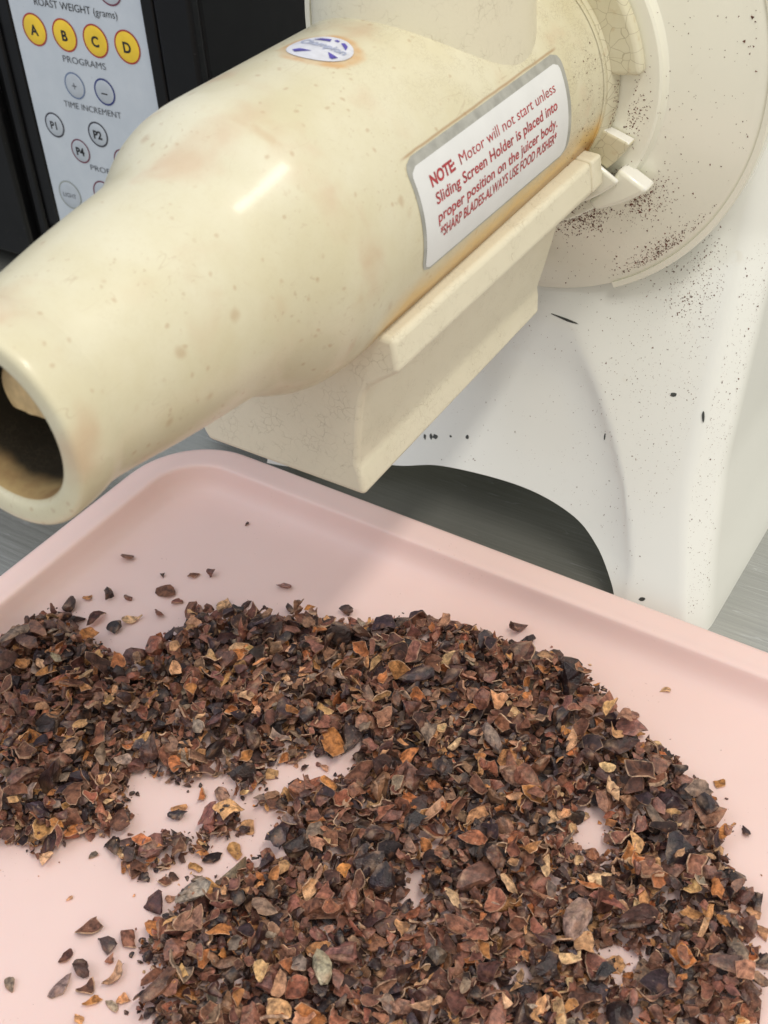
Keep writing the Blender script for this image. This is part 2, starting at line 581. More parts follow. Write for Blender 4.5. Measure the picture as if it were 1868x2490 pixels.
# ---------------------------------------------------------------- tray
TRAY_ROT = -0.0236
TE1 = Vector((math.cos(TRAY_ROT), math.sin(TRAY_ROT), 0))
TE2 = Vector((-math.sin(TRAY_ROT), math.cos(TRAY_ROT), 0))
T_L, T_R, T_B, T_F = -0.1853, 0.345, -0.0929, -0.495      # outer edges along TE1 / TE2
FLOOR_Z = 0.0045


def tray_loop(inset, z, n=14):
    r = max(0.008, 0.050 - inset)
    l, rr, b, f = T_L + inset, T_R - inset, T_B - inset, T_F + inset
    out = []
    for cx, cy, a0 in ((rr - r, b - r, 0), (l + r, b - r, 90), (l + r, f + r, 180), (rr - r, f + r, 270)):
        for i in range(n + 1):
            a = R(a0 + 90 * i / n)
            p = TE1 * (cx + r * math.cos(a)) + TE2 * (cy + r * math.sin(a))
            out.append((p.x, p.y, z))
    return out


def build_tray():
    root = empty('serving_tray', (TE1 * 0.08 + TE2 * -0.29))
    tag(root, 'pink plastic tray with flat rim and rounded corners, heaped with cacao pieces', 'tray')
    prof = [(0.012, 0.0005), (0.006, 0.0008), (0.0025, 0.003), (0.0008, 0.009), (0.0, 0.016), (0.0002, 0.0190), (0.0010, 0.0209),
            (0.0025, 0.0218), (0.0045, 0.0221), (0.0140, 0.0221), (0.0170, 0.0220), (0.0182, 0.0217), (0.0189, 0.0207),
            (0.0194, 0.0188), (0.0206, 0.0142), (0.0222, 0.0110), (0.0243, 0.0083), (0.0273, 0.0064), (0.0316, 0.0052), (0.038, 0.0047), (0.047, FLOOR_Z)]
    vs, fs = [], []
    loops = [tray_loop(i, z) for i, z in prof]
    n = len(loops[0])
    for l in loops:
        vs += l
    for q in range(len(loops) - 1):
        for i in range(n):
            j = (i + 1) % n
            fs.append((q * n + i, q * n + j, (q + 1) * n + j, (q + 1) * n + i))
    fs.append(tuple((len(loops) - 1) * n + i for i in range(n)))
    fs.append(tuple(reversed(range(n))))
    # rim (upper shell) and floor are one moulding: keep it as one body with the rim as its own part
    k = 13 * n                                   # faces below the rim's inner edge
    rim_faces = fs[:9 * n]
    bas_faces = fs[9 * n:]

    def sub(name, faces):
        used = sorted({i for f in faces for i in f})
        ix = {a: b for b, a in enumerate(used)}
        return make(name, [vs[i] for i in used], [tuple(ix[i] for i in f) for f in faces], PINK, root)
    recalc_none = sub('rim', rim_faces)
    b = sub('basin', bas_faces)
    return root


build_tray()

# ---------------------------------------------------------------- juicer
juicer = empty('juicer', (0, 0.08, 0))
tag(juicer, 'old cream and white electric juicer, horizontal barrel with nozzle over the tray', 'juicer')

EDGE = [(0, .1475), (.0095, .144), (.03, .1364), (.052, .1282), (.068, .1255), (.105, .1221), (.136, .1205), (.166, .117), (.24, .112)]
SIDE = [(0, .157), (.015, .1525), (.03, .148), (.07, .139), (.14, .1325), (.24, .127)]
CREASE = [(0, .113), (.0117, .112), (.0209, .1108), (.0361, .104), (.056, .0934), (.0705, .0831), (.0924, .064), (.1158, .041), (.13, .028), (.2, .0)]
ARCH = [(-.1480, .010), (-.1350, .0115), (-.1080, .0150), (-.0760, .0220), (-.0437, .0265), (-.016, .0328), (.0327, .0353), (.0667, .0310), (.0861, .0226), (.1008, .0115), (.1065, .0045), (.1095, -.002)]


def catmull(pts, n=10):
    out = []
    P = [pts[0]] + list(pts) + [pts[-1]]
    for i in range(1, len(P) - 2):
        p0, p1, p2, p3 = (np.array(p, float) for p in P[i - 1:i + 3])
        for k in range(n):
            t = k / n
            out.append(0.5 * ((2 * p1) + (p2 - p0) * t + (2 * p0 - 5 * p1 + 4 * p2 - p3) * t * t + (3 * p1 - p0 - 3 * p2 + p3) * t ** 3))
    out.append(np.array(pts[-1], float))
    return [tuple(o) for o in out]


ARCHC = catmull(ARCH)


def arch_z(x):
    if x <= ARCHC[0][0] or x >= ARCHC[-1][0]:
        return 0.0
    return max(0.0, interp(ARCHC, x))


def front_y(z):
    return 0.008 - 0.7 * (0.14 - z) if z <= .17 else 0.029 + 0.35 * (z - .17)


def recess(x, z):
    xc = interp(CREASE, z)
    s = xc - abs(x)
    if s <= 0:
        return 0.0
    a = 0.0115 * (1 - 0.8 * smooth(.085, .13, z)) * smooth(-0.02, .03, z)
    s = s * smooth(-0.002, 0.003, s)                     # the crease itself is slightly rounded
    return a * (1 - math.exp(-s / 0.020))


def smooth_tab(tab, z):
    d = 0.006
    return sum(interp(tab, max(0, z + k * d / 2)) for k in (-2, -1, 0, 1, 2)) / 5


def build_base():
    ZT = 0.24
    rows = 60
    ts = sorted({round(v, 5) for v in
                 [-1 + 2 * i / 110 for i in range(111)] + [0.66 + 0.12 * i / 40 for i in range(41)] + [-0.99 + 0.14 * i / 24 for i in range(25)]})
    cols = []          # each: (function z -> point, zmin)

    def edge_in(z): return smooth_tab(EDGE, z) - 0.005

    def front_fn(t):
        def f(z):
            x = t * edge_in(z)
            return (x, front_y(z) + recess(x, z), z)
        return f

    def corner_fn(s, u, stage):
        def f(z):
            xe, ws, yf = smooth_tab(EDGE, z), smooth_tab(SIDE, z), front_y(z)
            d = Vector((ws - xe, 0.012)).normalized()
            if stage == 0:
                rc = 0.0020 + 0.0035 * smooth(.02, .12, z); A, B, Cc = Vector((xe - .005, yf)), Vector((xe, yf)), Vector((xe, yf)) + d * min(0.006, rc)
            elif stage == 1:
                B = Vector((ws, yf + 0.012)); A = B - d * 0.005; Cc = B + Vector((0, 0.008))
            elif stage == 2:
                B = Vector((ws, 0.31)); A = B - Vector((0, 0.03)); Cc = B - Vector((0.03, 0))
            p = A * (1 - u) ** 2 + B * 2 * u * (1 - u) + Cc * u * u
            return (s * p.x, p.y, z)
        return f
    left, right = [], []
    for st in (0, 1, 2):
        for i in range(1 if st == 0 else 0, 7):
            right.append(corner_fn(1, i / 6, st))
            left.append((corner_fn(-1, i / 6, st), 0.030 if st < 2 else 0.0))
    for f in reversed(left):
        cols.append(f)
    for t in ts:
        f = front_fn(t)
        z = 0.02
        for _ in range(30):
            z = 0.5 * z + 0.5 * arch_z(t * edge_in(z))
        cols.append((f, max(0.030 * smooth(.88, .99, -t), z)))
    for f in right:
        cols.append((f, 0.0))
    vs, fs = [], []
    nr = rows + 2
    for f, z0 in cols:
        p = f(z0)
        vs.append((p[0] * 0.985, p[1] + 0.006, p[2] + 0.0008))           # inner lip: sheet thickness
        for r in range(rows + 1):
            u = r / rows
            vs.append(f(z0 + (ZT - z0) * (u ** 1.25)))
    nc = len(cols)
    for i in range(nc - 1):
        for r in range(nr - 1):
            fs.append((i * nr + r, (i + 1) * nr + r, (i + 1) * nr + r + 1, i * nr + r + 1))
    for r in range(38, nr - 1):                                          # back wall, open at the foot
        fs.append(((nc - 1) * nr + r, 0 * nr + r, r + 1, (nc - 1) * nr + r + 1))
    fs.append(tuple(i * nr + nr - 1 for i in range(nc)))                 # top
    o = make('motor_base', vs, fs, WHITE, juicer)
    bm = bmesh.new(); bm.from_mesh(o.data); bmesh.ops.recalc_face_normals(bm, faces=bm.faces); bm.to_mesh(o.data); bm.free()
    sharp(o, 40)
    return o


BASE = build_base()
revolve('motor_housing', [(.006, .02), (.006, .119), (.02, .1215), (.30, .118), (.322, .108), (.33, .09), (.33, .0)], WHITE, juicer, 96)
PLATE = revolve('face_plate', [(.014, .1200), (.013, .1240), (.009, .1255), (.003, .1257), (.0005, .1250), (-.0012, .1225), (-.0020, .1190), (-.0042, .112),
                               (-.0085, .099), (-.0118, .088), (-.0133, .0828), (-.0148, .0816), (-.0172, .0811), (-.0182, .0800), (-.0186, .077), (-.0186, .050)], DISC, juicer, 200)
sharp(PLATE, 30)
RIMB = revolve('rim_band', [(.012, .1245), (.012, .1272), (-.0004, .1279), (-.0016, .1272), (-.0014, .1245)], DISC, juicer, 140, -62.5, 205, True)
sharp(RIMB, 30)

# barrel, shoulder, tapering nozzle and its bore are one casting
_outer = catmull([(-.0255, .0583), (-.0285, .0590), (-.0310, .0590), (-.0335, .0580), (-.060, .0579), (-.12, .0579), (-.19, .0579), (-.218, .0579), (-.2265, .0576),
                  (-.2330, .0567), (-.2400, .0546), (-.2470, .0512), (-.2540, .0475), (-.2600, .0453), (-.268, .0440), (-.284, .0424), (-.302, .0402), (-.318, .0378), (-.330, .0362)], 5)
_lip = catmull([(-.3355, .0359), (-.3390, .0364), (-.3425, .0369), (-.3490, .0372), (-.3535, .0371), (-.3553, .0360), (-.3558, .0338), (-.3556, .0305), (-.3545, .0288), (-.352, .0279), (-.345, .0276)], 4)
_bore = [(-.33, .0275), (-.30, .0285), (-.27, .032), (-.25, .040), (-.22, .050), (-.10, .050), (-.098, .002)]
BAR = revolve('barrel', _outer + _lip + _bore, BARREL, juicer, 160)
# the auger's tip inside the bore
_tip = [(-.12, .0135), (-.30, .0133), (-.328, .0131), (-.3372, .0128), (-.3400, .0119), (-.3412, .0100), (-.3418, .0060), (-.3420, .0)]
TIP = revolve('auger_tip', _tip, plain('stained_plastic', (0.62, 0.45, 0.23), 0.5, var=0.22, scale=120), juicer, 40)
for v in TIP.data.vertices:                              # its flighting is cut flat underneath
    v.co.z = max(v.co.z, H - .0062) + .0035
    v.co.x += .003
sharp(TIP, 50)

COLLAR = revolve('collar', [(-.0190, .0540), (-.0190, .0612), (-.0205, .0618), (-.0225, .0612), (-.0265, .0602), (-.0285, .0595), (-.0288, .0560)], TABS, juicer, 160)
sharp(COLLAR, 40)


def sector(name, a0, a1, r0, r1, y0, y1, mat, par, bev=0.0012, n=10, taper=0.0):
    vs, fs = [], []
    for i in range(n + 1):
        t = i / n
        a = R(a0 + (a1 - a0) * t)
        rr = r1 - taper * t
        for r, y in ((r0, y0), (rr, y0), (rr, y1), (r0, y1)):
            vs.append((r * math.cos(a), y, H + r * math.sin(a)))
    for i in range(n):
        for q in range(4):
            p = (q + 1) % 4
            fs.append((i * 4 + q, (i + 1) * 4 + q, (i + 1) * 4 + p, i * 4 + p))
    fs += [(0, 1, 2, 3), tuple(n * 4 + q for q in (3, 2, 1, 0))]
    o = recalc(make(name, vs, fs, mat, par))
    if isinstance(mat, (list, tuple)):                   # the upper end face: worn to bare white
        for p in o.data.polygons:
            if len(p.vertices) == 4 and all(v < 4 for v in p.vertices):
                p.material_index = 1
    bevel(o, bev, 3)
    sharp(o, 40)
    return o


sector('locking_tab', 7.2, 74, .0585, .0744, -.0262, -.0188, TABS, juicer, .0022, 24)
sector('locking_tab', 160, 230, .0585, .0744, -.0262, -.0188, TABS, juicer, .0022, 16)
sector('bayonet_lug', -17.5, -31.5, .0585, .0748, -.0262, -.0188, [TABS, WLUG], juicer, .0022, 12, .004)
sector('bayonet_lug', -31, -50, .0600, .0795, -.0292, -.0262, [DISC, WLUG], juicer, .0015, 12, .006)
sector('bayonet_lug', -28.0, -47, .0755, .0930, -.0262, -.0150, [DISC, WLUG], juicer, .0026, 12, .012)

# feed chute: meets the barrel in a saddle, flares to the hopper above the frame
vs, fs = [], []
NC = 72
levels = [(.0, .0475), (.10, .0470), (.22, .0463), (.5, .0455), (.8, .0460), (.9, .055), (1.0, .078)]
for lv, rr in levels:
    for i in range(NC):
        a = 2 * math.pi * i / NC
        x, y = rr * math.cos(a), -.0900 + rr * 1.0 * math.sin(a)
        foot = H + math.sqrt(max(0.0, .0575 ** 2 - x * x)) - 0.0006
        vs.append((x, y, foot + (0.425 - foot) * lv))
for q in range(len(levels) - 1):
    for i in range(NC):
        j = (i + 1) % NC
        fs.append((q * NC + i, q * NC + j, (q + 1) * NC + j, (q + 1) * NC + i))
CH = make('feed_chute', vs, fs, CHUTE, juicer)

# sliding screen holder under the barrel, with its rail
FRONT = [(.0400, .2224), (.0541, .2212), (.0558, .2068), (.0480, .2008), (.0408, .1955), (.0375, .1895), (.0357, .1805), (.0340, .1670),
         (.0325, .1535), (.0338, .1500), (.0352, .1378), (-.0505, .1388), (-.0532, .1440), (-.0535, .19), (-.050, .2206)]
BACK = [(.0455, .2288), (.0594, .2278), (.0612, .2130), (.0535, .2075), (.0475, .2010), (.0440, .1930), (.0412, .1818), (.0385, .1715),
        (.0345, .1570), (.0352, .1530), (.0352, .1417), (-.0505, .1430), (-.0532, .148), (-.0535, .195), (-.050, .2270)]
vs = [(x, -.2092, z) for x, z in FRONT] + [(x, -.042, z) for x, z in BACK]
m = len(FRONT)
fs = [(i, (i + 1) % m, m + (i + 1) % m, m + i) for i in range(m)] + [tuple(range(m)), tuple(reversed(range(m, 2 * m)))]
HOLD = recalc(make('screen_holder', vs, fs, BLOCK, juicer))
bevel(HOLD, .0024, 4, 24)
sharp(HOLD, 30)
# the rail's rounded tail that runs on to the collar
RF = [(.0400, .2224), (.0541, .2212), (.0558, .2068), (.0480, .2008)]
vs = []
for y, t in ((-.0418, 1.0), (-.033, 1.06), (-.030, 1.06)):
    sh = 1.0 if y < -.031 else 0.80
    cx, cz = .0535, .2185
    for (x0, z0), (x1, z1) in zip(RF, [(.0456, .2288), (.0595, .2278), (.0613, .2131), (.0536, .2076)]):
        x, z = x0 + (x1 - x0) * t, z0 + (z1 - z0) * t
        vs.append((cx + (x - cx) * sh, y, cz + (z - cz) * sh))
fs = [(q * 4 + i, q * 4 + (i + 1) % 4, (q + 1) * 4 + (i + 1) % 4, (q + 1) * 4 + i) for q in range(2) for i in range(4)] + [(0, 1, 2, 3), (11, 10, 9, 8)]
o = recalc(make('rail_end', vs, fs, BLOCK, juicer)); bevel(o, .0012, 3); sharp(o, 30)


# warning label wrapped on the barrel
def on_barrel(y, ang, lift):
    r = .0579 + lift
    return (r * math.cos(ang), y, H + r * math.sin(ang))


def patch(name, outline, lift, mat, par, n=26):
    """outline: function (u,v in 0..1) -> (y, angle)"""
    vs, fs = [], []
    for i in range(n + 1):
        for j in range(n + 1):
            y, a = outline(i / n, j / n)
            vs.append(on_barrel(y, a, lift))
    for i in range(n):
        for j in range(n):
            k = i * (n + 1) + j
            fs.append((k, k + n + 1, k + n + 2, k + 1))
    return recalc(make(name, vs, fs, mat, par))


def rounded(y0, y1, a0, a1, r):
    ra = r / .058

    def f(u, v):
        a = a0 + (a1 - a0) * v
        d = max(0.0, ra - min(a - a0, a1 - a)) / ra
        ins = r * (1 - math.sqrt(max(0.0, 1 - d * d)))
        return (y0 + ins + (y1 - y0 - 2 * ins) * u, a)
    return f


LABEL = patch('warning_label', rounded(-.1912, -.0640, R(-14), R(31.0), .006), .00018, LABELGREY, juicer)
LABEL['label'] = 'grey foil label with white field and red warning text'
FIELD = patch('printed_field', rounded(-.1892, -.0672, R(-13), R(27.2), .004), .00030, LABELWHITE, LABEL)
for body, ang, bold, y0, wd in (('NOTE:', 17.0, .00024, -.1800, .0178), ('Motor will not start unless', 17.0, 0, -.1582, .0822), ('Sliding Screen Holder is placed into', 10.0, .00010, -.1795, .1025),
                                ('proper position on the juicer body.', 3.1, .00010, -.1800, .1015), ('*SHARP BLADES-ALWAYS USE FOOD PUSHER*', -3.4, .00010, -.1790, .1000)):
    v, f = text_data(body, .0062, 'LEFT', wd, bold=bold)
    o = make('text_line', [on_barrel(y0 + a, R(ang) + b / .058, .00042) for a, b in v], f, REDINK, LABEL, shade=False)

# oval maker's sticker on top of the barrel
SCX, SCY = .0030, -.1708


def on_top(px, py, lift):
    """px round the barrel, py along it, metres from the sticker's centre"""
    return on_barrel(SCY + py, R(90) - (SCX + px) / .058, lift)


def ellipse(ax, ay, n=48):
    return [(ax * math.cos(2 * math.pi * i / n), ay * math.sin(2 * math.pi * i / n)) for i in range(n)]


def flat_shape(name, pts, lift, mat, par):
    bm = bmesh.new()
    f = bm.faces.new([bm.verts.new((a, b, 0)) for a, b in pts])
    bmesh.ops.triangulate(bm, faces=[f])
    bmesh.ops.subdivide_edges(bm, edges=[e for e in bm.edges if e.calc_length() > .004], cuts=3, use_grid_fill=True)
    for v in bm.verts:
        v.co = on_top(v.co.x, v.co.y, lift)
    me = bpy.data.meshes.new(name)
    bm.to_mesh(me); bm.free()
    me.materials.append(mat)
    o = bpy.data.objects.new(name, me)
    COL.objects.link(o)
    return recalc(parent(o, par))


STK = flat_shape('oval_sticker', ellipse(.0132, .0114), .00030, STICKER, juicer)
STK['label'] = 'worn white and blue oval sticker with rusty edge'
for pts in ([(-.0068, .0062), (.0002, .0066), (-.0005, .0088), (-.0048, .0082)], [(.0045, .0075), (.0092, .0035), (.0080, .0068), (.0055, .0086)],
            [(-.0060, -.0078), (-.0005, -.0045), (-.0062, -.0040), (-.0085, -.0058)], [(.0050, -.0020), (.0104, -.0034), (.0094, -.0060), (.0082, -.0058)],
            [(.0012, .0080), (.0032, .0076), (.0030, .0090), (.0014, .0094)]):
    flat_shape('blue_mark', pts, .00048, BLUEINK, STK)
v, f = text_data('Champion', .0056, 'CENTER', .0215, bold=.00008)
ca, sa = math.cos(R(-6)), math.sin(R(-6))
make('sticker_text', [on_top(a * ca - b * sa, a * sa + b * ca - .0004 + .0010, .00060) for a, b in v], f, PALEBLUE, STK, shade=False)

# chipped paint on the base
rng = random.Random(5)


def chip(x, z, ln, wd, ang, par=juicer):
    n = 9
    pts = []
    for i in range(n):
        t = 2 * math.pi * i / n
        k = rng.uniform(.7, 1.1)
        a, b = ln * k * math.cos(t) / 2, wd * rng.uniform(.6, 1.1) * math.sin(t) / 2
        px, pz = a * math.cos(ang) - b * math.sin(ang), a * math.sin(ang) + b * math.cos(ang)
        X, Z = x + px, z + pz * .82
        pts.append((X, front_y(Z) + recess(X, Z) - .00022, Z))
    return make('paint_chip', pts, [tuple(range(n))], CHIP, par, shade=False)


chip(.0340, .1187, .0180, .0016, R(-3))
chip(.104, .0997, .0042, .0026, 0.2)
chip(.0739, .0721, .0012, .0056, 0.1)
for x, z, l, wd in ((-.0327, .0438, .0012, .0026), (-.0289, .0447, .0012, .0026), (-.0262, .0453, .0022, .0022), (-.0168, .0476, .0010, .0010), (-.0067, .0496, .0012, .0022), (.1204, .0110, .0024, .0015), (.1225, .094, .001, .004)):
    chip(x, z, l * 1.7, wd * 1.5, 0.3)

# ---------------------------------------------------------------- roaster behind
PSI = -0.01224
roaster = empty('coffee_roaster', (-.3953, .05, 0), PSI)
tag(roaster, 'black countertop roaster with silver control panel, standing behind the juicer', 'roaster')


def lbox(name, x0, x1, y0, y1, z0, z1, mat, par=roaster, bev=.002):
    vs = [(x, y, z) for z in (z0, z1) for y in (y0, y1) for x in (x0, x1)]
    fs = [(0, 2, 3, 1), (4, 5, 7, 6), (0, 1, 5, 4), (1, 3, 7, 5), (3, 2, 6, 7), (2, 0, 4, 6)]
    o = make(name, vs, fs, mat, par, local=True)
    if bev:
        bevel(o, bev, 2); sharp(o, 40)
    return o


lbox('housing', -.345, .1465, .006, .128, .016, 0.42, SIDEBLACK, bev=.003)
lbox('front_door', -.345, -.0510, -.008, .006, .0165, 0.418, BLACK, bev=.0035)
lbox('door_seam', -.0505, -.0430, .001, .0062, .0165, 0.418, SIDEBLACK, bev=0)
lbox('panel_frame', -.0420, -.0330, -.004, .0062, .030, 0.418, BLACK, bev=.002)
lbox('panel_bezel', -.0330, -.0208, -.0012, .0062, .044, 0.41, GLOSSBLACK, bev=.001)
lbox('panel_bezel', -.0330, .106, -.0012, .0061, .036, .0525, GLOSSBLACK, bev=.001)
lbox('front_trim', .1050, .1155, -.003, .0062, .0165, 0.418, BLACK, bev=.0015)
lbox('front_trim', .1165, .1470, -.004, .0062, .0165, 0.418, BLACK, bev=.003)
lbox('rear_casing', -.340, .1440, .1282, .29, .02, 0.415, PALE, bev=.004)
for x in (-.32, .12):
    for y in (.02, .27):
        lbox('foot', x - .012, x + .012, y - .012, y + .012, 0, .0165 if y < .1 else .0202, FOOT, bev=.003)
PNL = lbox('control_panel', -.0205, .1046, -.0002, .0060, .0530, 0.412, PANEL, bev=.0008)
PNL['label'] = 'silver membrane panel with yellow and grey round buttons'


def pdisc(name, cx, cz, r, y, mat, par, r_in=0.0, n=40):
    vs, fs = [], []
    if r_in:
        for i in range(n):
            a = 2 * math.pi * i / n
            vs += [(cx + r * math.cos(a), y, cz + r * math.sin(a)), (cx + r_in * math.cos(a), y, cz + r_in * math.sin(a))]
        for i in range(n):
            j = (i + 1) % n
            fs.append((2 * i, 2 * j, 2 * j + 1, 2 * i + 1))
    else:                                       # a low dome, as a membrane key swells
        rings = [(1.0, 0), (.9, .00025), (.6, .0004), (.3, .0005)]
        for k, d in rings:
            for i in range(n):
                a = 2 * math.pi * i / n
                vs.append((cx + r * k * math.cos(a), y - d, cz + r * k * math.sin(a)))
        for q in range(len(rings) - 1):
            for i in range(n):
                j = (i + 1) % n
                fs.append((q * n + i, q * n + j, (q + 1) * n + j, (q + 1) * n + i))
        fs.append(tuple((len(rings) - 1) * n + i for i in range(n)))
    return make(name, vs, fs, mat, par, local=True)


def ptext(body, x, z, size, mat, par, y=-.0006, align='CENTER', width=None, bold=0.0, name='lettering'):
    v, f = text_data(body, size, align, width, bold=bold)
    return make(name, [(x + a, y, z + b) for a, b in v], f, mat, par, shade=False, local=True)


def button(cx, cz, r, face, ring, txt, size, ink, label, rw=.0011, bold=.0002):
    b = pdisc('button', cx, cz, r - rw, -.00045, face, roaster)
    b['label'] = label
    pdisc('ring', cx, cz, r, -.00055, ring, b, r - rw)
    if txt:
        ptext(txt, cx, cz - size * .36, size, ink, b, y=-.0011, bold=bold)
    return b


GREYB = plain('grey_button', (0.50, 0.55, 0.61), 0.3)
for i, ch in enumerate('ABCD'):
    button(.0283 * i, .2016, .0112, YELLOW, REDRING, ch, .0098, INK, 'yellow round button marked ' + ch + ' with red ring', bold=.0003)
button(.0278, .1671, .0094, GREYB, BLUEFADE, '+', .0090, INKFADE, 'worn grey plus button with faded blue ring', .0010, 0)
button(.0558, .1672, .0094, GREYB, BLUERING, '\u2013', .0105, INK, 'grey minus button with dark blue ring', .0012, .0001)
button(-.0016, .1340, .0092, GREYB, DARKRING, 'P1', .0078, INK, 'grey round button marked P1')
button(.0409, .1345, .0092, GREYB, DARKRING, 'P2', .0082, INK, 'grey round button marked P2', bold=.0003)
button(.0834, .1345, .0092, GREYB, DARKRING, 'P3', .0082, INK, 'grey round button marked P3')
button(.0196, .1183, .0090, GREYB, MAROON, 'P4', .0080, INK, 'grey round button marked P4 with maroon ring', .0010, .0003)
button(.0612, .1183, .0090, GREYB, MAROON, 'P5', .0080, INK, 'grey round button with maroon ring, half hidden', .0010)
button(-.0019, .0800, .0112, GREYB, OLIVE, 'LIGHT', .0048, INKFADE, 'worn round light button near the panel foot', .0010, 0)
button(.0345, .0880, .0104, GREYB, MAROON, '*', .0080, INK, 'round button half hidden by the nozzle')
button(.0775, .2375, .0108, GREYB, MAROON, '', .008, INK, 'round button cut by the picture top')
ptext('ROAST WEIGHT (grams)', .0056, .2188, .0072, INK, PNL, align='LEFT', width=.0752, bold=-.00005)
ptext('PROGRAMS', .0219, .1830, .0066, INKFADE, PNL, align='LEFT', width=.0396, bold=-.00004)
ptext('TIME INCREMENT', .0132, .1503, .0064, INKFADE, PNL, align='LEFT', width=.0540, bold=-.00004)
ptext('PROFILES', .0264, .1055, .0060, INKFADE, PNL, align='LEFT', width=.0330, bold=-.00004)

# ---------------------------------------------------------------- cacao husks and nibs
rs = np.random.RandomState(11)
PY = random.Random(11)


def tri_of(faces):
    out = []
    for f in faces:
        for i in range(1, len(f) - 1):
            out.append((f[0], f[i], f[i + 1]))
    return out


TAN = [(0.52, 0.26, 0.11), (0.60, 0.34, 0.165), (0.48, 0.20, 0.07), (0.66, 0.42, 0.24), (0.42, 0.155, 0.06), (0.50, 0.28, 0.17)]
BROWN = [(0.18, 0.081, 0.055), (0.22, 0.100, 0.066), (0.15, 0.068, 0.050), (0.27, 0.118, 0.078), (0.115, 0.052, 0.041), (0.29, 0.110, 0.068), (0.23, 0.105, 0.082), (0.27, 0.15, 0.10)]
GREY = [(0.27, 0.20, 0.15), (0.22, 0.165, 0.13), (0.36, 0.29, 0.23), (0.21, 0.155, 0.135)]
DARK = [(0.034, 0.019, 0.018), (0.055, 0.027, 0.024), (0.024, 0.015, 0.017), (0.080, 0.038, 0.032), (0.042, 0.025, 0.032)]
PALE_EDGE = np.array((0.60, 0.42, 0.29))


def jitter(c, s=0.12):
    k = 1 + rs.randn() * s
    return np.clip(np.array(c) * k * (1 + rs.randn(3) * 0.04), 0.008, 0.75)


def flake(L, W, curl, outer, inner, thick=0.00028, ragged=0.22, twist=0.0):
    """a curved shard of husk with broken corners: convex side outer colour, hollow side inner colour, thin pale edge"""
    nc = rs.randint(4, 8)
    ang = np.sort(rs.uniform(0, 2 * math.pi, nc) * 0.35 + np.arange(nc) * 2 * math.pi / nc * 1.0)
    cor = []
    for a in ang:
        k = rs.uniform(1 - 1.6 * ragged, 1 + 0.9 * ragged)
        cor.append((0.5 * L * k * math.cos(a), 0.5 * W * k * math.sin(a)))
    base = []
    n = 14
    per = [math.dist(cor[i], cor[(i + 1) % nc]) for i in range(nc)]
    tot = sum(per)
    cum = np.concatenate([[0], np.cumsum(per)])
    for i in range(n):
        s = tot * (i + rs.uniform(-.3, .3)) / n % tot
        e = min(nc - 1, int(np.searchsorted(cum, s, side='right') - 1))
        f = (s - cum[e]) / max(per[e], 1e-9)
        p, q = np.array(cor[e]), np.array(cor[(e + 1) % nc])
        x = p + (q - p) * f
        x = x * (1 + rs.randn() * 0.07 * (ragged / .22) + 0.02 * math.sin(math.pi * f))
        base.append(tuple(x))
    rings = [1.0, 0.94, 0.55]
    pts = []
    for k in rings:
        for x, y in base:
            pts.append((x * k, y * k))
    pts.append((0, 0))
    P2 = np.array(pts)
    rad = W / max(0.05, curl)
    wob = rs.uniform(-1, 1, 4)

    def bend(p, off):
        x, y = p[:, 0], p[:, 1]
        th = y / rad
        r = rad + off
        z = r * np.cos(th) - rad
        yy = r * np.sin(th)
        zz = z + twist * x * y / max(L, 1e-4) - 0.30 * curl * x * x / max(L, 1e-4)
        zz = zz + 0.11 * W * (wob[0] * np.sin(x / L * 9 + wob[1] * 3) + wob[2] * np.sin(y / W * 8 + wob[3] * 3))
        return np.stack([x, yy, zz], 1)
    top = bend(P2, thick / 2)
    bot = bend(P2 * 0.985, -thick / 2)
    m = len(P2)
    V = np.concatenate([top, bot])
    F = []
    for q in range(2):
        for i in range(n):
            j = (i + 1) % n
            F.append((q * n + i, q * n + j, (q + 1) * n + j, (q + 1) * n + i))
    for i in range(n):
        F.append((2 * n + i, 2 * n + (i + 1) % n, 3 * n))
    F += [tuple(m + k for k in reversed(f)) for f in F]
    for i in range(n):
        j = (i + 1) % n
        F.append((j, i, m + i, m + j))
    o, ii = jitter(outer), jitter(inner)
    C = np.zeros((2 * m, 3))
    C[:m] = o
    C[m:] = ii
    C *= (1 + rs.randn(2 * m, 1) * 0.13)
    ek = rs.uniform(0.15, 0.95)
    C[:n] = C[:n] * (1 - ek) + PALE_EDGE * ek * rs.uniform(0.6, 1.1)
    C[m:m + n] = C[m:m + n] * (1 - ek) + PALE_EDGE * ek
    V -= V.mean(0)
    return V, F, np.clip(C, 0.006, 0.8), 0


_ico = bmesh.new()
bmesh.ops.create_icosphere(_ico, subdivisions=2, radius=1.0)
ICO_V = np.array([v.co[:] for v in _ico.verts])
ICO_F = [tuple(v.index for v in f.verts) for f in _ico.faces]
_ico.free()


def chunk(L, W, T, col, facets=9):
    """a broken nib: a lump cut by random planes"""
    V = ICO_V.copy()
    for _ in range(facets):
        d = rs.randn(3); d /= np.linalg.norm(d)
        c = rs.uniform(0.18, 0.60)
        s = V @ d
        over = np.maximum(0, s - c)
        V -= over[:, None] * d
    V += rs.randn(*V.shape) * 0.045
    if rs.rand() < 0.45:                                  # the inner hollow of the cotyledon
        d = rs.randn(3); d[2] = abs(d[2]); d /= np.linalg.norm(d)
        s = V @ d
        V -= (np.maximum(0, s - 0.05) * rs.uniform(0.4, 0.8))[:, None] * d
    V -= V.mean(0)
    V = V / (V.max(0) - V.min(0)) * np.array((L, W, T))
    c = jitter(col)
    C = np.tile(c, (len(V), 1)) * (1 + rs.randn(len(V), 1) * 0.2)
    pale = rs.rand(len(V)) < 0.12
    C[pale] = C[pale] * 0.5 + PALE_EDGE * 0.35
    V -= V.mean(0)
    return V, ICO_F, np.clip(C, 0.006, 0.8), 1


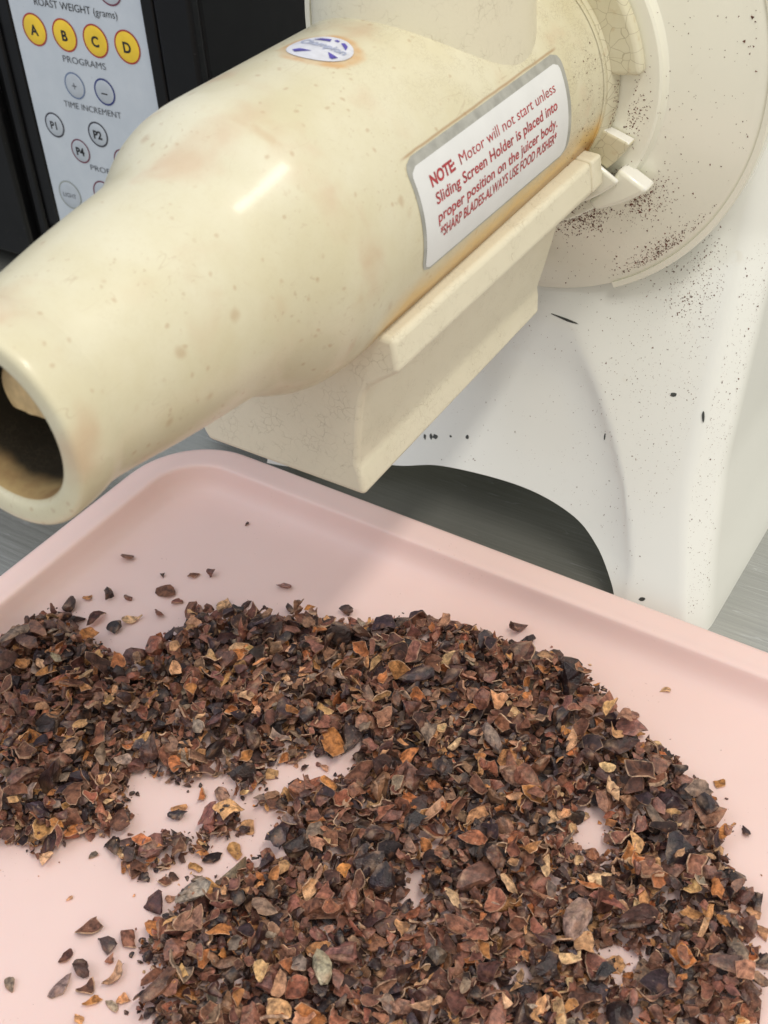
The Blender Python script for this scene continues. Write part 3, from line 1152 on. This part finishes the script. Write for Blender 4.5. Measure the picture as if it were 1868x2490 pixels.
def rot_random(tilt_sd, yaw=None):
    yaw = rs.uniform(0, 2 * math.pi) if yaw is None else yaw
    ax = rs.uniform(0, 2 * math.pi)
    t = rs.randn() * tilt_sd
    flip = math.pi if rs.rand() < 0.5 else 0.0
    m = Matrix.Rotation(t, 3, Vector((math.cos(ax), math.sin(ax), 0))) @ Matrix.Rotation(yaw, 3, 'Z') @ Matrix.Rotation(flip, 3, 'X')
    return np.array(m)


def piece(kind, size):
    """returns V (rotated, centred), F, C, material, colour word, kind word"""
    if kind == 'tan':
        v = flake(size, size * rs.uniform(.5, .85), rs.uniform(.5, 1.6), PY.choice(TAN), PY.choice(TAN), twist=rs.uniform(-.3, .3)); w = 'tan'
    elif kind == 'flake':
        v = flake(size, size * rs.uniform(.45, .85), rs.uniform(.4, 1.7), PY.choice(BROWN), PY.choice(TAN if rs.rand() < .45 else BROWN), float(np.clip(rs.exponential(.00055), .00022, .0018)), twist=rs.uniform(-.4, .4)); w = 'brown'
    elif kind == 'grey':
        v = flake(size, size * rs.uniform(.45, .75), rs.uniform(.4, 1.3), PY.choice(GREY), PY.choice(GREY), .0005); w = 'grey'
    elif kind == 'curl':
        v = flake(size, size * rs.uniform(.7, 1.0), rs.uniform(2.0, 3.0), PY.choice(BROWN + DARK), PY.choice(TAN + BROWN), .0006); w = 'dark brown'
    elif kind == 'shell':
        v = flake(size, size * rs.uniform(.75, .95), rs.uniform(1.4, 2.0), PY.choice(DARK), PY.choice(BROWN), .0006, .14); w = 'black'
    elif kind == 'bean':
        v = chunk(size, size * rs.uniform(.45, .6), size * rs.uniform(.28, .38), PY.choice(GREY + BROWN + DARK), 3); w = 'dark'
    else:
        c = PY.choice(DARK + DARK + BROWN)
        v = chunk(size, size * rs.uniform(.6, .95), size * rs.uniform(.4, .75), c, 13); w = 'blackish' if sum(c) < .16 else 'brown'
    return v, w


def pip(poly, x, y):
    poly = np.asarray(poly)
    inside = np.zeros(np.shape(x), bool)
    xj, yj = poly[-1]
    for xi, yi in poly:
        c = ((yi > y) != (yj > y)) & (x < (xj - xi) * (y - yi) / (yj - yi + 1e-12) + xi)
        inside ^= c
        xj, yj = xi, yi
    return inside


# where the heap lies on the tray floor (metres)
MAIN = [(-0.1668, -0.2825), (-0.1644, -0.2717), (-0.1595, -0.2632), (-0.1629, -0.2514), (-0.1562, -0.2427), (-0.1416, -0.2405), (-0.1309, -0.2502), (-0.1217, -0.248), (-0.1071, -0.2502), (-0.0948, -0.2535), (-0.0929, -0.245), (-0.0888, -0.2372), (-0.089, -0.2297), (-0.0859, -0.2204), (-0.0871, -0.2113), (-0.0845, -0.203), (-0.0662, -0.1948), (-0.0508, -0.1873), (-0.0349, -0.1804), (-0.0259, -0.1744), (-0.0156, -0.1746), (0.001, -0.1654), (0.0045, -0.1637), (0.0168, -0.1569), (0.027, -0.1491), (0.0449, -0.1444), (0.0619, -0.1441), (0.0774, -0.1414), (0.0891, -0.1428), (0.0969, -0.1365), (0.1027, -0.1429), (0.1146, -0.1457), (0.1212, -0.1485), (0.1297, -0.1502), (0.1362, -0.1591), (0.1447, -0.1613), (0.1526, -0.1654), (0.1575, -0.1712), (0.1671, -0.1682), (0.1765, -0.1736), (0.1785, -0.1789), (0.1863, -0.1809), (0.1929, -0.1833), (0.2004, -0.1883), (0.2055, -0.1959), (0.2095, -0.2038), (0.2147, -0.2123), (0.2163, -0.2197), (0.2253, -0.2213), (0.2311, -0.226), (0.235, -0.2316), (0.2318, -0.2399), (0.2362, -0.2437), (0.2399, -0.2515), (0.2396, -0.2565), (0.2468, -0.2631), (0.246, -0.2694), (0.2481, -0.2728), (0.249, -0.2835), (0.2485, -0.2923), (0.0524, -0.4077), (0.0463, -0.3977), (0.0437, -0.3967), (0.0383, -0.398), (0.0356, -0.3938), (0.0348, -0.3873), (0.0326, -0.3761), (0.0242, -0.3782), (0.02, -0.3744), (0.0181, -0.3632), (0.0221, -0.3579), (0.021, -0.3519), (0.0247, -0.3409), (0.0294, -0.3333), (0.0315, -0.3248), (0.0343, -0.3171), (0.0396, -0.3088), (0.0361, -0.3028), (0.0335, -0.2974), (0.0366, -0.2914), (0.0278, -0.2879), (0.019, -0.2915), (0.0205, -0.2848), (0.0283, -0.2796), (0.0357, -0.2702), (0.0426, -0.2618), (0.0477, -0.2544), (0.0478, -0.2467), (0.0423, -0.2421), (0.0371, -0.2419), (0.033, -0.2474), (0.0229, -0.2554), (0.0174, -0.2625), (0.008, -0.2678), (0.0018, -0.279), (-0.0062, -0.2843), (-0.0105, -0.289), (-0.0117, -0.2943), (-0.0182, -0.298), (-0.0237, -0.2996), (-0.0318, -0.2997), (-0.0402, -0.3029), (-0.0431, -0.3076), (-0.0406, -0.3137), (-0.0372, -0.3192), (-0.0302, -0.324), (-0.0259, -0.3258), (-0.0228, -0.3325), (-0.0327, -0.3396), (-0.0426, -0.3467), (-0.0454, -0.351), (-0.0447, -0.3589), (-0.0518, -0.363), (-0.0606, -0.3598), (-0.0669, -0.3648), (-0.0767, -0.3691)]
EXTRA = [[(-0.0189, -0.3424), (-0.0151, -0.3349), (-0.0071, -0.3249), (0.0038, -0.3197), (0.0079, -0.3249), (0.0078, -0.3333), (0.0036, -0.3378), (-0.0026, -0.3424), (-0.0062, -0.3476), (-0.0127, -0.3483)], [(0.0018, -0.279), (0.0103, -0.2726), (0.0151, -0.2775), (0.0114, -0.29), (0.0077, -0.2921)], [(0.0104, -0.3252), (0.0061, -0.3166), (0.0076, -0.3087), (0.0133, -0.2994), (0.0183, -0.3005), (0.0181, -0.3115), (0.012, -0.3167), (0.0129, -0.3244)]]
HOLES = [[(0.1482, -0.2181), (0.1548, -0.2143), (0.1627, -0.2189), (0.1654, -0.2277), (0.1703, -0.2335), (0.1688, -0.2429), (0.1624, -0.2438), (0.1582, -0.242), (0.1517, -0.2356), (0.1497, -0.2263)], [(0.098, -0.2907), (0.1044, -0.2863), (0.1082, -0.2917), (0.1102, -0.3), (0.1055, -0.3041), (0.101, -0.2986)], [(0.1829, -0.2766), (0.1929, -0.2727), (0.199, -0.2747), (0.2055, -0.2703), (0.2087, -0.2733), (0.2048, -0.2787), (0.2015, -0.2878), (0.1994, -0.2926), (0.1943, -0.2878), (0.1878, -0.285), (0.1828, -0.2823)], [(0.1573, -0.307), (0.1605, -0.2996), (0.1673, -0.3012), (0.1677, -0.3052), (0.1639, -0.3062)], [(0.1081, -0.2246), (0.1115, -0.2227), (0.1163, -0.2271), (0.1139, -0.2308)], [(0.1515, -0.2557), (0.1542, -0.2506), (0.1588, -0.2542), (0.1552, -0.2598)]]
STRAYS = [(-0.1089, -0.129, 0.0029, 'nib'), (-0.1511, -0.1864, 0.0082, 'nib'), (-0.1241, -0.1884, 0.0033, 'nib'), (-0.1085, -0.1799, 0.0085, 'flake'), (-0.0999, -0.1747, 0.0056, 'nib'), (-0.1131, -0.1979, 0.0168, 'flake'), (-0.1023, -0.2014, 0.0074, 'flake'), (-0.1395, -0.2163, 0.008, 'nib'), (-0.149, -0.2234, 0.008, 'flake'), (-0.152, -0.2338, 0.0103, 'nib'), (-0.1285, -0.2125, 0.0047, 'nib'), (-0.0573, -0.1626, 0.0083, 'nib'), (-0.0438, -0.1765, 0.0072, 'nib'), (-0.0902, -0.204, 0.0105, 'nib'), (-0.0152, -0.1629, 0.0076, 'nib'), (-0.1329, -0.2354, 0.0139, 'curl'), (-0.1156, -0.2247, 0.0128, 'tan'), (-0.1196, -0.2345, 0.0087, 'nib'), (-0.1054, -0.2139, 0.0073, 'nib'), (-0.0779, -0.1909, 0.0091, 'curl'), (-0.0674, -0.1851, 0.0068, 'nib'), (0.1543, -0.1319, 0.0072, 'tan'), (0.147, -0.1557, 0.0062, 'nib'), (0.1545, -0.1655, 0.0065, 'tan'), (0.1971, -0.1736, 0.0076, 'tan'), (0.2165, -0.1933, 0.0051, 'nib'), (0.197, -0.1839, 0.0067, 'tan'), (0.2104, -0.2018, 0.0054, 'nib'), (0.0714, -0.1316, 0.0101, 'nib'), (0.0799, -0.1355, 0.0074, 'nib'), (0.1517, -0.2203, 0.0039, 'tan'), (0.1624, -0.2385, 0.0083, 'nib'), (0.1521, -0.2213, 0.005, 'tan'), (0.239, -0.2377, 0.0131, 'tan'), (0.2437, -0.251, 0.0081, 'nib'), (0.1931, -0.2806, 0.009, 'tan'), (0.1996, -0.2834, 0.0054, 'tan'), (-0.0239, -0.3713, 0.0039, 'tan'), (-0.0058, -0.3782, 0.0118, 'shell'), (0.0059, -0.3805, 0.0094, 'nib'), (0.0121, -0.3848, 0.0045, 'nib'), (0.0118, -0.3731, 0.009, 'curl'), (-0.0053, -0.393, 0.0098, 'flake'), (0.0184, -0.3888, 0.0122, 'curl'), (0.0022, -0.404, 0.0138, 'grey'), (0.005, -0.3941, 0.0086, 'nib'), (0.012, -0.3993, 0.0115, 'shell'), (0.0175, -0.4023, 0.0128, 'tan'), (0.026, -0.3994, 0.0102, 'grey'), (0.0281, -0.3953, 0.0073, 'tan'), (-0.0168, -0.414, 0.0117, 'grey'), (0.0187, -0.4109, 0.0062, 'tan'), (-0.0298, -0.3495, 0.0075, 'grey'), (-0.0251, -0.3407, 0.0126, 'nib'), (-0.0463, -0.3624, 0.0091, 'tan'), (-0.0134, -0.3435, 0.0078, 'nib'), (-0.0015, -0.3474, 0.0058, 'nib'), (0.0075, -0.3437, 0.0084, 'curl'), (0.0088, -0.3401, 0.0069, 'curl'), (0.0112, -0.3548, 0.0121, 'nib'), (0.0149, -0.3489, 0.0064, 'tan'), (0.0199, -0.3562, 0.0041, 'nib'), (0.018, -0.3239, 0.0104, 'curl'), (0.0247, -0.3156, 0.0119, 'tan'), (0.0147, -0.3313, 0.0077, 'tan'), (0.0188, -0.3352, 0.0065, 'grey'), (0.0217, -0.3054, 0.0054, 'nib'), (0.032, -0.2468, 0.0222, 'tan'), (0.0218, -0.303, 0.0117, 'tan'), (0.0135, -0.3046, 0.0148, 'tan'), (0.0063, -0.31, 0.0102, 'nib'), (-0.0101, -0.3142, 0.0091, 'nib'), (-0.0123, -0.3101, 0.0091, 'tan'), (-0.0075, -0.2993, 0.0088, 'curl'), (0.0009, -0.2945, 0.0079, 'nib'), (-0.0258, -0.2945, 0.011, 'tan'), (0.0124, -0.2727, 0.012, 'tan'), (0.0017, -0.2746, 0.0121, 'tan'), (0.0262, -0.2719, 0.0063, 'nib'), (0.0328, -0.2695, 0.0036, 'nib'), (0.0334, -0.2566, 0.006, 'tan'), (0.025, -0.2617, 0.004, 'nib'), (0.0207, -0.2624, 0.0044, 'tan')]


RES = 0.0010
GX0, GX1, GY0, GY1 = -0.20, 0.34, -0.50, -0.12
nx, ny = int((GX1 - GX0) / RES), int((GY1 - GY0) / RES)
gx, gy = np.meshgrid(GX0 + (np.arange(nx) + .5) * RES, GY0 + (np.arange(ny) + .5) * RES, indexing='ij')
mask = pip(MAIN, gx, gy)
for e in EXTRA:
    mask |= pip(e, gx, gy)
for h in HOLES:
    mask &= ~pip(h, gx, gy)
# distance to the heap's border, by repeated erosion
depth = np.zeros(mask.shape)
cur = mask.copy()
for k in range(26):
    depth[cur] += RES
    e = cur.copy()
    e[1:] &= cur[:-1]; e[:-1] &= cur[1:]; e[:, 1:] &= cur[:, :-1]; e[:, :-1] &= cur[:, 1:]
    cur = e
# gentle unevenness of the spread
bumpy = np.zeros(mask.shape)
for k in range(24):
    a, ph = rs.uniform(0, 6.28), rs.uniform(0, 6.28)
    f = rs.uniform(90, 330)
    bumpy += np.sin(f * (gx * math.cos(a) + gy * math.sin(a)) + ph)
bumpy /= 24 ** .5
target = np.where(mask, 0.0015 + 0.0060 * np.minimum(1, depth / 0.012) * np.clip(1 + 0.62 * bumpy, .10, 2.0), 0)
hm = np.full(mask.shape, 0.0)


def cells(x, y, r):
    i0, i1 = max(0, int((x - r - GX0) / RES)), min(nx, int((x + r - GX0) / RES) + 1)
    j0, j1 = max(0, int((y - r - GY0) / RES)), min(ny, int((y + r - GY0) / RES) + 1)
    return slice(i0, i1), slice(j0, j1)


PIECES = []     # dicts


def settle(x, y, kind, size, tilt, stray=False):
    for _ in range(8):
        (V, F, C, mt), word = piece(kind, size)
        ext = np.sort(V.max(0) - V.min(0))
        if not stray or ext[1] > 0.55 * ext[2]:            # no slivers among the single pieces
            break
    V = V @ rot_random(tilt).T
    rr = float(np.abs(V[:, :2]).max())
    sl = cells(x, y, rr * 0.75)
    reg = hm[sl]
    if reg.size == 0:
        return
    rest = 0.0 if stray and reg.max() < 1e-5 else float(np.percentile(reg, 72))
    zmin = float(V[:, 2].min())
    z = max(rest + FLOOR_Z - zmin * 0.80, FLOOR_Z - zmin + 0.00015)
    if stray:
        z = FLOOR_Z - zmin + rest * 0.9 + 0.00012
    gxs, gys = gx[sl], gy[sl]
    d = ((gxs - x) ** 2 + (gys - y) ** 2) < (rr * 0.72) ** 2
    thick = (V[:, 2].max() - zmin) * (0.42 if kind not in ('nib', 'bean') else 0.75)
    reg[d] = np.maximum(reg[d], rest + thick)
    PIECES.append(dict(V=V, F=F, C=C, m=mt, p=(x, y, z), size=size, kind=kind, word=word, stray=stray, top=rest + thick, rr=rr))


idx = np.argwhere(mask)
area_m2 = len(idx) * RES * RES
kinds = ['nib', 'flake', 'tan', 'grey', 'curl', 'shell']
probs = np.array([.40, .35, .10, .05, .07, .03]); probs /= probs.sum()
tries = 0
fails = 0
while tries < 60000 and fails < 1500 and len(PIECES) < 12000:
    tries += 1
    i, j = idx[rs.randint(len(idx))]
    x, y = gx[i, j] + rs.uniform(-.5, .5) * RES, gy[i, j] + rs.uniform(-.5, .5) * RES
    s = cells(x, y, .0022)
    if hm[s].mean() > target[i, j]:
        fails += 1
        continue
    fails = 0
    k = kinds[rs.choice(6, p=probs)]
    size = float(np.clip(np.exp(rs.randn() * 0.44) * (0.0050 if k == 'nib' else 0.0062), 0.0020, 0.018))
    if depth[i, j] < .003:
        size *= .8
    settle(x, y, k, size, 0.85)
n_bed = len(PIECES)
# the bigger husks, broken beans and shells that lie on top
top_idx = np.argwhere(depth > .004)
placed = []
for q in range(330):
    i, j = top_idx[rs.randint(len(top_idx))]
    x, y = gx[i, j], gy[i, j]
    k = ['tan', 'flake', 'grey', 'bean', 'shell', 'curl', 'nib'][rs.choice(7, p=[.22, .28, .10, .08, .11, .11, .10])]
    size = float(np.clip(np.exp(rs.randn() * .25) * .0112, .0080, .0205))
    if k == 'bean':
        size = rs.uniform(.014, .020)
    if k == 'nib':
        size = rs.uniform(.008, .011)
    if any((x - a) ** 2 + (y - b) ** 2 < (.30 * (size + c)) ** 2 for a, b, c in placed):
        continue
    placed.append((x, y, size))
    settle(x, y, k, size, 0.38)
# single pieces lying apart on the pink floor
for x, y, s, k in STRAYS:
    settle(x, y, k, s * 1.05, 0.12, stray=True)

# crumbs beside the heap
edge_idx = np.argwhere(mask & (depth < .0022))
for q in range(700):
    i, j = edge_idx[rs.randint(len(edge_idx))]
    a = rs.uniform(0, 6.28); d = abs(rs.randn()) * .006
    x, y = gx[i, j] + d * math.cos(a), gy[i, j] + d * math.sin(a)
    settle(x, y, 'nib' if rs.rand() < .6 else 'tan', float(np.clip(abs(rs.randn()) * .0011 + .0007, .0006, .0030)), .2, stray=True)
    PIECES[-1]['crumb'] = True

W2C = cam.matrix_world.inverted()
FPX = cd.lens / 36 * 1024


def to_px(p):
    q = W2C @ Vector(p)
    return 384 + FPX * q.x / -q.z, 512 - FPX * q.y / -q.z


def final_surface(pc):
    s = cells(pc['p'][0], pc['p'][1], pc['rr'] * .6)
    return float(hm[s].mean()) if hm[s].size else 0.0


cand = []
for n, pc in enumerate(PIECES):
    u, v = to_px(pc['p'])
    pc['uv'] = (u, v)
    if pc.get('crumb') or not (-5 < u < 773 and 200 < v < 1030):
        continue
    vis = pc['top'] >= final_surface(pc) - .0008
    if pc['stray']:
        cand.append((9.0 + pc['size'], n))
    elif vis:
        A = pc['V']
        foot = (A[:, 0].max() - A[:, 0].min()) * (A[:, 1].max() - A[:, 1].min())
        cand.append((foot * 1e3, n))
cand.sort(reverse=True)
SINGLE = [n for _, n in cand[:300]]
single = set(SINGLE)


def zone(u, v):
    if v < 640 and u < 190: return 'in the heap corner below the nozzle'
    if v < 700 and u < 150: return 'in the left lobe of the heap'
    if v < 720: return 'in the upper band of the heap' if u < 470 else 'on the upper right shoulder of the heap'
    if v < 830: return 'left of the bare patch' if u < 170 else ('in the middle of the heap' if u < 540 else 'on the right slope of the heap')
    if u < 330: return 'on the lower left edge of the heap'
    return 'low in the middle of the heap' if u < 560 else 'in the lower right of the heap'


def stray_zone(u, v):
    if v < 640: return 'loose on the tray under the nozzle' if u < 230 else ('loose above the upper band' if u < 460 else 'loose by the upper right edge')
    if u > 520: return 'loose on bare tray right of the heap'
    if v < 840 and u > 130: return 'in the bare patch inside the heap'
    return 'loose on the bare tray at lower left'


NAME = dict(nib='cacao_nib', tan='cacao_husk', flake='cacao_husk', grey='cacao_husk', curl='cacao_husk', shell='cacao_husk', bean='cacao_bean')
WHAT = dict(nib='cacao nib', tan='papery husk flake', flake='husk flake', grey='rough husk flake', curl='curled husk', shell='glossy shell piece', bean='broken cacao bean')


def mesh_of(V, F, C, mats, name, mat_index=None):
    me = bpy.data.meshes.new(name)
    me.from_pydata([tuple(v) for v in V], [], F)
    me.update()
    ca = me.color_attributes.new('piece_colour', 'FLOAT_COLOR', 'POINT')
    buf = np.ones((len(V), 4), np.float32)
    buf[:, :3] = C
    ca.data.foreach_set('color', buf.ravel())
    for m in mats:
        me.materials.append(m)
    if mat_index is not None:
        me.polygons.foreach_set('material_index', mat_index)
    return me


by_label = {}
for n in SINGLE:
    pc = PIECES[n]
    u, v = pc['uv']
    sz = 'small' if pc['size'] < .0085 else ('large' if pc['size'] > .0135 else 'mid-sized')
    lab = '%s %s %s %s' % (sz, pc['word'], WHAT[pc['kind']], stray_zone(u, v) if pc['stray'] else zone(u, v))
    by_label.setdefault(lab, []).append(n)
ORD = ['leftmost', 'second', 'third', 'fourth', 'fifth', 'sixth', 'seventh', 'eighth', 'ninth', 'tenth', 'eleventh', 'twelfth']
for lab, ns in by_label.items():
    ns.sort(key=lambda n: PIECES[n]['uv'][0])
    for k, n in enumerate(ns):
        pc = PIECES[n]
        if len(ns) == 1:
            l = lab
        elif k == len(ns) - 1:
            l = lab + ', rightmost such'
        elif k == 0:
            l = lab + ', leftmost such'
        elif k < 12:
            l = lab + ', ' + ORD[k] + ' from left'
        else:
            l = lab + ', %dth from left' % (k + 1)
        me = mesh_of(pc['V'], pc['F'], pc['C'], [NIB if pc['m'] else HUSK], NAME[pc['kind']])
        me.polygons.foreach_set('use_smooth', [not pc['m']] * len(me.polygons))
        if not pc['m']:
            me.set_sharp_from_angle(angle=R(50))
        o = bpy.data.objects.new(NAME[pc['kind']], me)
        o.location = pc['p']
        COL.objects.link(o)
        tag(o, l, {'cacao_nib': 'nib', 'cacao_husk': 'husk', 'cacao_bean': 'bean'}[NAME[pc['kind']]],
            {'cacao_nib': 'cacao nibs on the tray', 'cacao_husk': 'cacao husks on the tray', 'cacao_bean': 'broken cacao beans on the tray'}[NAME[pc['kind']]])

Vs, Fs, Cs, Ms, off = [], [], [], [], 0
for n, pc in enumerate(PIECES):
    if n in single:
        continue
    Vs.append(pc['V'] + np.array(pc['p']))
    Cs.append(pc['C'])
    Fs += [tuple(i + off for i in f) for f in pc['F']]
    Ms += [pc['m']] * len(pc['F'])
    off += len(pc['V'])
me = mesh_of(np.concatenate(Vs), Fs, np.concatenate(Cs), [HUSK, NIB], 'cacao_rubble', Ms)
me.polygons.foreach_set('use_smooth', [m == 0 for m in Ms])
me.set_sharp_from_angle(angle=R(50))
o = bpy.data.objects.new('cacao_rubble', me)
COL.objects.link(o)
tag(o, 'loose bed of small brown cacao nibs and husk bits spread on the tray', 'cacao', kind='stuff')


# ---------------------------------------------------------------- ground cacao dust on the juicer and tray
OCT_V = np.array([(1, 0, 0), (-.5, .87, 0), (-.5, -.87, 0), (0.1, 0, .8), (0, .1, -.3)])
OCT_F = [(0, 1, 3), (1, 2, 3), (2, 0, 3), (1, 0, 4), (2, 1, 4), (0, 2, 4)]


def specks(points, normals, sizes, name, label):
    Vs, Fs = [], []
    for k, (p, nrm, s) in enumerate(zip(points, normals, sizes)):
        nz = Vector(nrm).normalized()
        a = nz.orthogonal().normalized()
        b = nz.cross(a)
        th = rs.uniform(0, 6.28)
        e1 = a * math.cos(th) + b * math.sin(th)
        e2 = nz.cross(e1)
        Mx = np.array((e1 * s * rs.uniform(.7, 1.5), e2 * s * rs.uniform(.4, .9), nz * s * .5))
        Vs.append(OCT_V @ Mx + np.array(p))
        Fs += [tuple(i + 5 * k for i in f) for f in OCT_F]
    o = make(name, np.concatenate(Vs), Fs, DUST, shade=False)
    tag(o, label, 'dust', kind='stuff')
    return o


def plate_pt(r, a):
    prof = sorted([(.1225, -.0012), (.1190, -.0020), (.112, -.0042), (.099, -.0085), (.088, -.0118), (.0828, -.0133), (.0811, -.0172), (.077, -.0186), (.05, -.0186)])
    y = interp(prof, r)
    return (r * math.cos(a), y - .0001, H + r * math.sin(a))


pts, nrm, szs = [], [], []


def put(p, n_, s):
    pts.append(p); nrm.append(n_); szs.append(s)


def ssize(k=1.0):
    return float(np.clip(np.exp(rs.randn() * .45) * .00033 * k, .00015, .0011))


for _ in range(700):                       # thick spill below the lugs
    a = R(-58 + rs.randn() * 7); r = .083 + rs.randn() * .006
    if .064 < r < .12: put(plate_pt(r, a), (0, -1, .1), ssize(1.1))
for _ in range(380):
    a = R(-38 + rs.randn() * 5); r = .089 + abs(rs.randn()) * .007
    put(plate_pt(r, a), (0, -1, .1), ssize())
for _ in range(220):
    a = R(-36 + rs.randn() * 4); r = .0775 + rs.randn() * .002
    put((r * math.cos(a), -.0192, H + r * math.sin(a)), (0, -1, .1), ssize(1.2))
for _ in range(200):
    a = R(-12 + rs.randn() * 9); r = .067 + abs(rs.randn()) * .006
    put(plate_pt(r, a), (0, -1, .1), ssize())
for _ in range(420):                       # along the rim
    a = R(-46 + rs.randn() * 7); r = .1215 - abs(rs.randn()) * .0035
    put(plate_pt(r, a), (0, -1, .1), ssize())
for _ in range(330):                       # thin scatter over the plate
    a = R(rs.uniform(-95, 35)); r = math.sqrt(rs.uniform(.078 ** 2, .122 ** 2))
    put(plate_pt(r, a), (0, -1, .1), ssize(.9))
for _ in range(4200):                      # base front
    x = rs.uniform(-.02, .118); z = rs.uniform(.012, .15)
    if rs.rand() > 0.16 + .84 * smooth(.03, .11, x) * smooth(.02, .12, z): continue
    if z < arch_z(x) + .003 or x > interp(EDGE, z) - .006: continue
    if x * x + (z - H) ** 2 < .128 ** 2: continue
    put((x, front_y(z) + recess(x, z) - .0001, z), (0, -1, .6), ssize(.60))
for _ in range(420):                       # cluster below the rim
    x = .098 + rs.randn() * .010; z = .150 + rs.randn() * .012
    if x * x + (z - H) ** 2 < .1285 ** 2 or x > interp(EDGE, z) - .006: continue
    put((x, front_y(z) + recess(x, z) - .0001, z), (0, -1, .6), ssize(.9))
for _ in range(650):                       # right flank
    z = rs.uniform(.01, .17)
    t = rs.uniform(.12, .95)
    xe, ws = smooth_tab(EDGE, z), smooth_tab(SIDE, z)
    put((xe + (ws - xe) * t + .00005, front_y(z) + .012 * t, z), (1, -.3, .2), ssize(.72))
for _ in range(230):                       # lugs and collar
    a = R(rs.uniform(-48, 5)); r = .0618 + .0002
    put((r * math.cos(a), rs.uniform(-.027, -.02), H + r * math.sin(a)), (math.cos(a), 0, math.sin(a)), ssize(.9))
for _ in range(170):
    a = R(rs.uniform(-40, 25)); r = .0581
    y = -.034 - abs(rs.randn()) * .014
    put((r * math.cos(a), y, H + r * math.sin(a)), (math.cos(a), 0, math.sin(a)), ssize(.8))
specks(pts, nrm, szs, 'cacao_dust', 'dark brown specks of cacao dust on the juicer plate and base')

pts, nrm, szs = [], [], []
hole_cells = np.argwhere(~mask & (gx > -.16) & (gy < -.14) & (hm < 1e-4))
near = np.zeros(mask.shape)
for sh in (4, 9, 14, 20):
    for dx, dy in ((sh, 0), (-sh, 0), (0, sh), (0, -sh), (sh, sh), (-sh, -sh), (sh, -sh), (-sh, sh)):
        near += np.roll(np.roll(mask, dx, 0), dy, 1)
near /= 32
for _ in range(16000):
    i, j = hole_cells[rs.randint(len(hole_cells))]
    if rs.rand() > near[i, j] ** 1.7 + .012 or len(pts) > 3000: continue
    pts.append((gx[i, j] + rs.uniform(-.5, .5) * RES, gy[i, j] + rs.uniform(-.5, .5) * RES, FLOOR_Z + .00005)); nrm.append((0, 0, 1))
    szs.append(float(np.clip(np.exp(rs.randn() * .5) * .00016, .00009, .0006)))
specks(pts, nrm, szs, 'cacao_dust', 'fine brown cacao dust on the bare parts of the tray')
